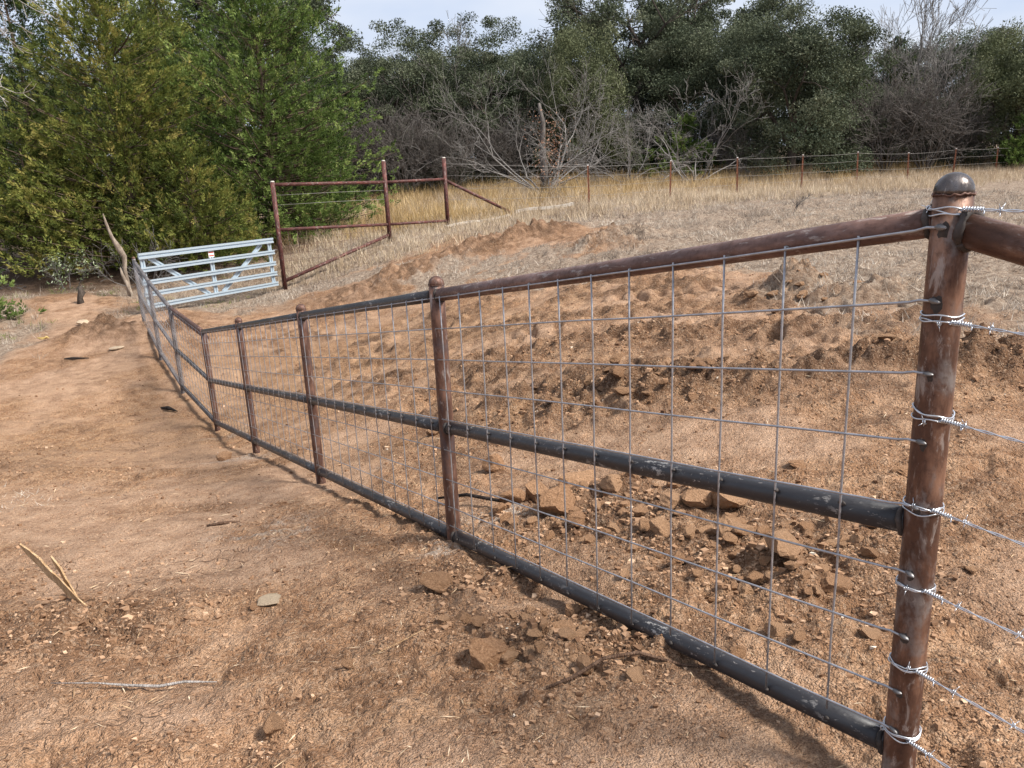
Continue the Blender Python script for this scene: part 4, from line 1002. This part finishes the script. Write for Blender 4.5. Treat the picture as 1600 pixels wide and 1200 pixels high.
# ------------------------------------------------------------------ the woods beyond the field
okA = oak(9.6, 3.8, 21, M['oak_leaf'], 170, 330, .25, .45, leafL=.085)
okB = oak(9.4, 3.8, 22, M['oak_leaf'], 160, 330, .22, .7, leafL=.085)
okC = oak(7.4, 3.6, 23, M['oak_leaf'], 110, 360, .15, 1.3, csize=.66, leafL=.085)
okD = oak(7.0, 3.2, 24, M['oak_olive'], 100, 360, .15, 1.2, csize=.62, leafL=.085)
okE = oak(11.5, 4.6, 25, M['oak_leaf'], 160, 330, .36, lev=5, csize=.62, leafL=.11)
tree('live_oak', okA, -5.6, 42.5, 'open crowned live oak behind grey brush, next to the green cedar')
tree('live_oak', okB, -1.3, 44.0, 'live oak with a sky gap in its crown behind the bare mesquite', rz=1.9)
tree('live_oak', okB, -9.2, 45.0, 'live oak half hidden behind the rounded green cedar', rz=.7)
tree('live_oak', okE, 7.8, 46.5, 'tallest live oak, dark forked trunk showing through its open crown')
tree('live_oak', okE, 13.2, 49.0, 'tall live oak rising behind the dense rounded oak', rz=2.4, sc=.92)
tree('live_oak', okC, 13.9, 39.2, 'dense rounded dark live oak with foliage down to the grass', sc=1.08)
tree('live_oak', okC, 10.9, 43.0, 'dense live oak between the tallest oak and the rounded oak', rz=2.0, sc=1.05)
tree('live_oak', okD, 25.3, 40.5, 'grey-green live oak beyond the field, past the bare grey brush', rz=.5, sc=1.0)
tree('live_oak', okD, 30.5, 43.0, 'grey-green live oak behind the last steel posts', rz=2.5, sc=1.15)
tree('live_oak', okD, 4.1, 41.0, 'slender olive green tree rising behind the bare mesquite', rz=1.1, sc=.78, sz=1.12)
tree('live_oak', okE, -11.6, 37.0, 'live oak overtopping the cedars with limbs reaching over them', rz=4.0, sc=1.05)
for i, (x, y, rz, sc, me) in enumerate([(-14, 52, .3, 1.3, okC), (-8.5, 50, 1.2, 1.12, okC), (-3.4, 49.5, 2.2, 1.18, okC), (1.6, 50, 4.0, 1.08, okC), (4.5, 53, 3.3, 1.2, okC), (17, 51, 4.4, 1.05, okC), (23, 50, 5.2, .95, okC), (29, 51, .9, 1.05, okC), (36, 49, 2.8, 1.15, okC), (-22, 42, 2.0, 1.1, okC), (-27, 33, 1.0, 1.2, okC), (41, 44, 1.7, 1.1, okC), (-20, 52, 1.7, 1.2, okC), (10, 54, 1.0, 1.1, okC)]):
    tree('live_oak', me, x, y, 'dark live oak deep in the woods behind the front row of trees', 'tree', 'oaks deep in the woods', rz, sc)
for i, (x, y, rz, sc) in enumerate([(-3.2, 43.6, 0, .62), (2.0, 43.4, 1, .55), (6.4, 42.8, 2, .58), (19.0, 42.0, 4, .72), (22.0, 41.5, .4, .62), (-7.6, 41, 3, .5), (-11, 48.5, 0, .6), (-5, 48.5, 1, .55), (1, 48.5, 2, .6), (7, 49, 3, .55), (13, 46, 4, .6), (18.5, 47, 5, .65), (25, 45.5, 2, .6), (31, 46, 3, .7), (35, 41, 4, .7), (28, 40.5, 1, .5)]):
    tree('evergreen_shrub', okC, x, y, 'dark evergreen shrub filling the shade under the woods edge', 'shrub', 'shrubs under the woods edge', rz, sc, sc * .8)
cdS = cedar(6.8, 1.7, 31, M['cedar_dark'], 90, 34, .06, .1, .8)
cdG = cedar(2.8, 1.6, 32, M['cedar_green'], 70, 32, .03, -.12, .8)
tree('cedar_tree', cdS, 20.9, 44.0, 'narrow dark cedar beside the tall leafless tree')
tree('cedar_tree', cedar(7.6, 2.2, 33, M['cedar_green'], 100, 34, .06, -.05, .8), 19.6, 46.5, 'green cedar tip showing above the dense rounded oak')
tree('cedar_tree', cdG, 8.7, 38.6, 'small green cedar growing under the bare grey tree at the field edge')
tree('cedar_tree', cdG, 24.4, 37.9, 'small green cedar beside the last steel posts', rz=2.0, sc=.85)

def bare_tree(name, x, y, label, segs_tips, mat, cat='tree', group=None, rz=0, sc=1., leaf=None):
    e = empty(name, (x, y, ground(x, y)), label, cat, group); e.rotation_euler = (0, 0, rz); e.scale = (sc,) * 3
    obj('branches', segs_tips if not isinstance(segs_tips, tuple) else seg_mesh('branches', segs_tips[0], M[mat]), e)
    return e
mq = bare(5.0, 51, 'bark_grey', 11, 5, .46, .09, 1.6, .055, 2.3, .30, .30, .0048)
e = bare_tree('mesquite_tree', 1.75, 34.2, 'wide bare grey mesquite with low arching limbs and pinkish dead leaves', mq, 'bark_grey')
m = MB(); m.tube([(0, 0, -.2), (.05, 0, .8), (-.03, .05, 1.8), (.05, 0, 2.8), (-.1, 0, 3.6)], [.20, .17, .14, .10, .06], 8); m.build('trunk', M['bark_brush'], e)
r = np.random.default_rng(5); n = 650
P = np.stack([r.normal(size=n) * (.45 - .1 * np.linspace(0, 1, n)) + .25, r.normal(size=n) * .4, .2 + 3.2 * r.beta(1.3, 1.7, n)], -1)
obj('dead_leaves', leaf_mesh('dead_leaves', P, unit(r.normal(size=(n, 3))), r.uniform(.06, .12, n), r.uniform(.03, .06, n), r.random(n), M['dead_leaf'], r), e)
mq2 = bare(4.6, 52, 'bark_grey', 7, 5, .46, .03, 1.6, .05, 1.7, .30, .36, .0060)
mq2 = seg_mesh('branches', mq2[0], M['bark_grey'])
bare_tree('mesquite_tree', 8.6, 36.2, 'bare grey mesquite spreading in front of the dense rounded oak', mq2, 'bark_grey')
bare_tree('mesquite_tree', 5.6, 36.8, 'smaller bare grey mesquite between two larger mesquites', mq2, 'bark_grey', rz=2.2, sc=.8)
br = seg_mesh('branches', bare(4.8, 53, 'bark_brush', 15, 4, .42, .10, .55, .034, 1.9, .3, .6, .008)[0], M['bark_brush'])
BX = [(-6.6, 38.9, 0, .85, 'grey-brown leafless thicket next to the rounded green cedar'), (-4.4, 38.6, 1.3, .9, 'tall grey-brown leafless thicket behind the red pipe brace'), (-2.5, 39.2, 2.7, .75, 'grey-brown leafless thicket behind the left reach of the mesquite'),
      (18.2, 38.6, .6, .9, 'grey leafless thicket beside the dense rounded oak'), (20.1, 38.6, 3.6, .95, 'grey leafless thicket under the tall leafless tree'), (21.9, 39.4, 5.0, .6, 'smaller grey leafless thicket before the grey-green oak'), (.2, 40.6, 4.1, .7, 'leafless thicket hidden behind the wide mesquite'), (10.9, 38.4, 2.2, .5, 'low leafless thicket against the dense rounded oak')]
for (x, y, rz, sc, lb) in BX: bare_tree('bare_thicket', x, y, lb, br, 'bark_brush', 'shrub', 'leafless thickets at the woods edge', rz, sc)
bare_tree('leafless_tree', 21.6, 42.5, 'tall slender leafless tree standing above the grey thicket', bare(9.0, 54, 'bark_grey', 5, 5, .32, .14, .28, .09, 2.9, .2, .55, .009), 'bark_grey')
bare_tree('leafless_tree', -2.6, 46.5, 'pale leafless treetop between two live oaks', bare(8.2, 55, 'bark_grey', 4, 5, .34, .14, .3, .08, 2.6, .2, .5, .009), 'bark_grey')
# a leafless tree by the track whose pale limbs reach in over the cedars
r = np.random.default_rng(61); segs = []; tips = []
segs.append((np.array([0, 0, -.2]), np.array([.1, .1, 2.6]), .13, .11)); segs.append((np.array([.1, .1, 2.6]), np.array([.2, 0, 6.5]), .11, .06))
for z, dx, dz in ((5.0, 1.0, .05), (5.5, 1.0, .18), (6.0, 1.0, .1), (6.4, .8, .4), (6.4, -.6, .8), (5.4, -1, .4), (6.3, .3, .9)):
    grow(r, np.array([.15, .03, z]), unit(np.array([[dx, r.normal() * .25, dz]]))[0], .95, .04, 4, segs, tips, .42, .02, .35, 3, (2, 2), .74, .5, .004)
e = empty('leafless_tree', (-8.9, 11.6, ground(-8.9, 11.6)), 'pale leafless tree whose thin limbs hang over the dirt track', 'tree')
obj('branches', seg_mesh('branches', segs, M['bark_pale']), e)
# pale-leaved sapling and dead branches under the cedars
sg, tp = bare(1.3, 63, 'bark_grey', 4, 3, .4, .15, .5, .014, .5, .25, .6, .004)
r = np.random.default_rng(3); T = tp[r.integers(0, len(tp), 420)] + r.normal(size=(420, 3)) * .09
e = empty('sapling', (-11.3, 20.4, ground(-11.3, 20.4)), 'small sapling with pale silvery leaves beside the wooden stake', 'sapling')
obj('stem', seg_mesh('stem', sg, M['bark_grey']), e)
obj('leaves', leaf_mesh('leaves', T, unit(r.normal(size=(420, 3)) + np.array([0, 0, .4])), r.uniform(.05, .10, 420), r.uniform(.025, .04, 420), r.random(420), M['pale_leaf'], r), e)
bs = seg_mesh('branches', bare(1.6, 64, 'bark_brush', 7, 3, .5, .05, 1.2, .022, .7, .3, .6, .005)[0], M['bark_grey'])
for i, (x, y, rz, lb) in enumerate([(-13.6, 20.4, 0, 'dry leafless shrub at the mouth of the shaded track'), (-9.6, 20.9, 2, 'tangle of dead branches behind the wooden stake'), (-15.5, 22.0, 4, 'dead brush deep in the shade beside the track')]):
    bare_tree('dead_brush', x, y, lb, bs, 'bark_grey', 'shrub', 'dead brush by the track', rz)
bare_tree('dead_weed', 6.6, 18.6, 'single dead forked weed standing in the field grass', seg_mesh('branches', bare(.8, 65, 'bark_brush', 1, 3, .4, .15, .4, .008, .35, .2, .5, .004)[0], M['bark_brush']), 'bark_brush', 'weed')

# ------------------------------------------------------------------ grass
def blades(name, mat, x, y, h, lean, w, tint, r):
    N = len(x); z = fields(x, y)[0]
    a = r.uniform(0, 2 * np.pi, N); b = r.uniform(0, 2 * np.pi, N)
    p = np.stack([x, y, z - .01], -1); sd_ = np.stack([np.cos(b), np.sin(b), 0 * b], -1) * w[:, None] * .5
    tip = p + np.stack([np.cos(a) * lean * h, np.sin(a) * lean * h, h * np.sqrt(np.maximum(.05, 1 - lean ** 2))], -1)
    V = np.stack([p - sd_, p + sd_, tip], 1).reshape(-1, 3)
    return obj(name, mesh_data(name, V, np.arange(N * 3).reshape(N, 3), M[mat], False, dict(tint=np.repeat(np.clip(tint, 0, 1), 3))))
def tufts(n_t, per, x0, x1, y0, y1, keep, hr, wr, spread, r, tmean=.5, leanr=(.15, .9)):
    tx = r.uniform(x0, x1, n_t); ty = r.uniform(y0, y1, n_t); k = keep(tx, ty) > r.random(n_t); tx, ty = tx[k], ty[k]; n = len(tx)
    hs = r.uniform(.55, 1.25, n) * (1 + .5 * fbm(tx, ty, 1.4, 2, 5)); tt = tmean + r.normal(size=n) * .17 + .25 * fbm(tx, ty, 3., 2, 15)
    x = np.repeat(tx, per) + r.normal(size=n * per) * spread; y = np.repeat(ty, per) + r.normal(size=n * per) * spread
    return x, y, np.repeat(hs, per) * r.uniform(hr[0], hr[1], n * per), r.uniform(*leanr, n * per), r.uniform(wr[0], wr[1], n * per), np.repeat(tt, per) + r.normal(size=n * per) * .14
r = np.random.default_rng(77)
def gmask(x, y): return fields(x, y)[1] * (1 - fields(x, y)[4])
bank = lambda x, y: gmask(x, y) * sstep(-.5, .35, fbm(x, y, .8, 3, 19)) * sstep(29, 25, y - .35 * x)
tag(blades('bank_grass', 'bank_grass', *tufts(34000, 8, -6, 14, 5, 30, bank, (.05, .17), (.007, .015), .05, r, .5, (.4, .97)), r), 'short grazed grey-tan grass tufts on the bank behind the fence', 'grass', kind='stuff')
lft = lambda x, y: gmask(x, y) * sstep(-.35, .3, fbm(x, y, .9, 3, 29))
tag(blades('trackside_grass', 'bank_grass', *tufts(5200, 12, -17, -5.5, 13, 26, lft, (.06, .22), (.006, .013), .06, r, .46, (.3, .95)), r), 'dry grass along the track beside the gate', 'grass', kind='stuff')
tag(blades('green_weeds', 'weed', *tufts(900, 10, -16, -6, 15, 23, lambda x, y: gmask(x, y) * sstep(.1, .5, fbm(x, y, 1.6, 2, 39)), (.05, .16), (.01, .02), .07, r, .5, (.3, .9)), r), 'low green weeds among dry grass by the track', 'weeds', kind='stuff')
line = lambda x, y: y - (26.5 + (x - 2.8) * .52)          # beyond the steel posts
fld = lambda x, y: sstep(-6.5, -1.5, line(x, y)) * sstep(-8.0, -5.5, x + .0 * y) 
tag(blades('field_grass', 'field_grass', *tufts(24000, 8, -7, 34, 20, 44, fld, (.14, .42), (.009, .018), .07, r, .58, (.1, .7)), r), 'pale dry grass covering the field', 'grass', kind='stuff')
gold = lambda x, y: sstep(.5, 4.0, line(x, y) + 1.2 * fbm(x, y, 2.5, 2, 49)) * sstep(-.25, .3, fbm(x, y, 1.7, 3, 59)) * sstep(44, 40, y)
tag(blades('golden_grass', 'gold_grass', *tufts(11500, 12, -8, 34, 25, 44, gold, (.30, .75), (.010, .020), .17, r, .55, (.1, .75)), r), 'taller golden broomweed along the woods edge', 'grass', kind='stuff')
goldl = lambda x, y: blob(x, y, -2.6, 26.8, 2.6, 1.6) 
tag(blades('golden_grass', 'gold_grass', *tufts(1800, 10, -7, 1, 24, 31, goldl, (.25, .55), (.010, .018), .1, r, .6, (.1, .7)), r), 'golden grass patch behind the red pipe brace', 'grass', kind='stuff')
clump = lambda x, y: np.maximum(gmask(x, y) * .7 * sstep(.1, .5, fbm(x, y, 1.1, 2, 69)), blob(x, y, -3.9, 20.9, 1.2, .8))
tag(blades('bunch_grass', 'bank_grass', *tufts(2600, 30, -5.5, 14, 6, 28, clump, (.08, .26), (.006, .011), .075, r, .38, (.2, .9)), r), 'scattered grey bunch grass tufts on the bank', 'grass', kind='stuff')
tag(blades('edge_grass', 'bank_grass', *tufts(260, 14, -5.2, -3.6, 5.2, 7.0, lambda x, y: blob(x, y, -4.4, 5.9, .55, .5), (.03, .10), (.004, .008), .04, r, .6, (.6, .98)), r), 'flattened pale grass patch at the edge of the dirt', 'grass', kind='stuff')

# ------------------------------------------------------------------ crumbs of soil and straw litter
def crumbs(name, N, x, y, s, r, label):
    O = np.array([(-1,-1,-1),(1,-1,-1),(1,1,-1),(-1,1,-1),(-1,-1,1),(1,-1,1),(1,1,1),(-1,1,1)], float) * .62
    OF = np.array([(0,1,5),(0,5,4),(1,2,6),(1,6,5),(2,3,7),(2,7,6),(3,0,4),(3,4,7),(4,5,6),(4,6,7)])
    z = fields(x, y)[0]
    V = O[None] * r.uniform(.7, 1.2, (N, 8, 1)) + r.normal(size=(N, 8, 3)) * .2
    a = r.uniform(0, 6.28, N); ca, sa = np.cos(a)[:, None], np.sin(a)[:, None]
    X = V[..., 0] * ca - V[..., 1] * sa; Y = V[..., 0] * sa + V[..., 1] * ca
    V = np.stack([X, Y * .85, V[..., 2] * .7], -1) * s[:, None, None] + np.stack([x, y, z + s * .22], -1)[:, None]
    F = (np.arange(N)[:, None, None] * 8 + OF[None]).reshape(-1, 3)
    t = np.clip(.46 + r.normal(size=N) * .24, 0, .96); t = np.where(r.random(N) < .004, 1.0, t)
    return tag(obj(name, mesh_data(name, V.reshape(-1, 3), F, M['crumb'], False, dict(tint=np.repeat(t, 8)))), label, 'soil crumbs', kind='stuff')
r = np.random.default_rng(88)
N0 = 95000
rad_ = np.exp(r.uniform(np.log(1.2), np.log(14), N0)); an = np.radians(r.uniform(-46, 44, N0)); x, y = rad_ * np.sin(an), rad_ * np.cos(an)
zf = fields(x, y); dn = (1 - zf[1]) * (.10 + .9 * np.maximum(zf[7], sstep(-.05, .45, fbm(x, y, .7, 3, 83))) * (1 - .5 * zf[3]))
k = dn > r.random(N0); x, y = x[k], y[k]; rad_ = rad_[k]; cl = zf[7][k]
s = .0019 * (1 - r.random(len(x))) ** (-.42); s = np.minimum(s, .0095) * (.8 + .15 * rad_) * (1 + .9 * cl); s = np.minimum(s, .028)
crumbs('soil_crumbs', len(x), x, y, s, r, 'loose crumbs of soil scattered over the bare dirt')
N0 = 5200
rad_ = np.exp(r.uniform(np.log(1.2), np.log(9), N0)); an = np.radians(r.uniform(-46, 42, N0)); x, y = rad_ * np.sin(an), rad_ * np.cos(an)
k = (.25 + .75 * sstep(0, .5, fbm(x, y, .8, 2, 93))) * np.where(x < -.4, 1, .45) > r.random(N0); x, y = x[k], y[k]; n = len(x); z = fields(x, y)[0]
a = r.uniform(0, 6.28, n); L = r.uniform(.012, .075, n) * (.6 + .15 * rad_[k]); d = np.stack([np.cos(a), np.sin(a), r.normal(size=n) * .12], -1); sdv = np.stack([-np.sin(a), np.cos(a), r.normal(size=n) * .6], -1)
V, F, t = leaf_quads(np.stack([x, y, z + .006], -1), d, unit(sdv), L, r.uniform(.0012, .0038, n) * (.8 + .12 * rad_[k]), r.random(n))
tag(obj('straw_litter', mesh_data('straw_litter', V, F, M['straw'], False, dict(tint=t))), 'bits of straw and dry leaf littering the bare dirt', 'litter', kind='stuff')
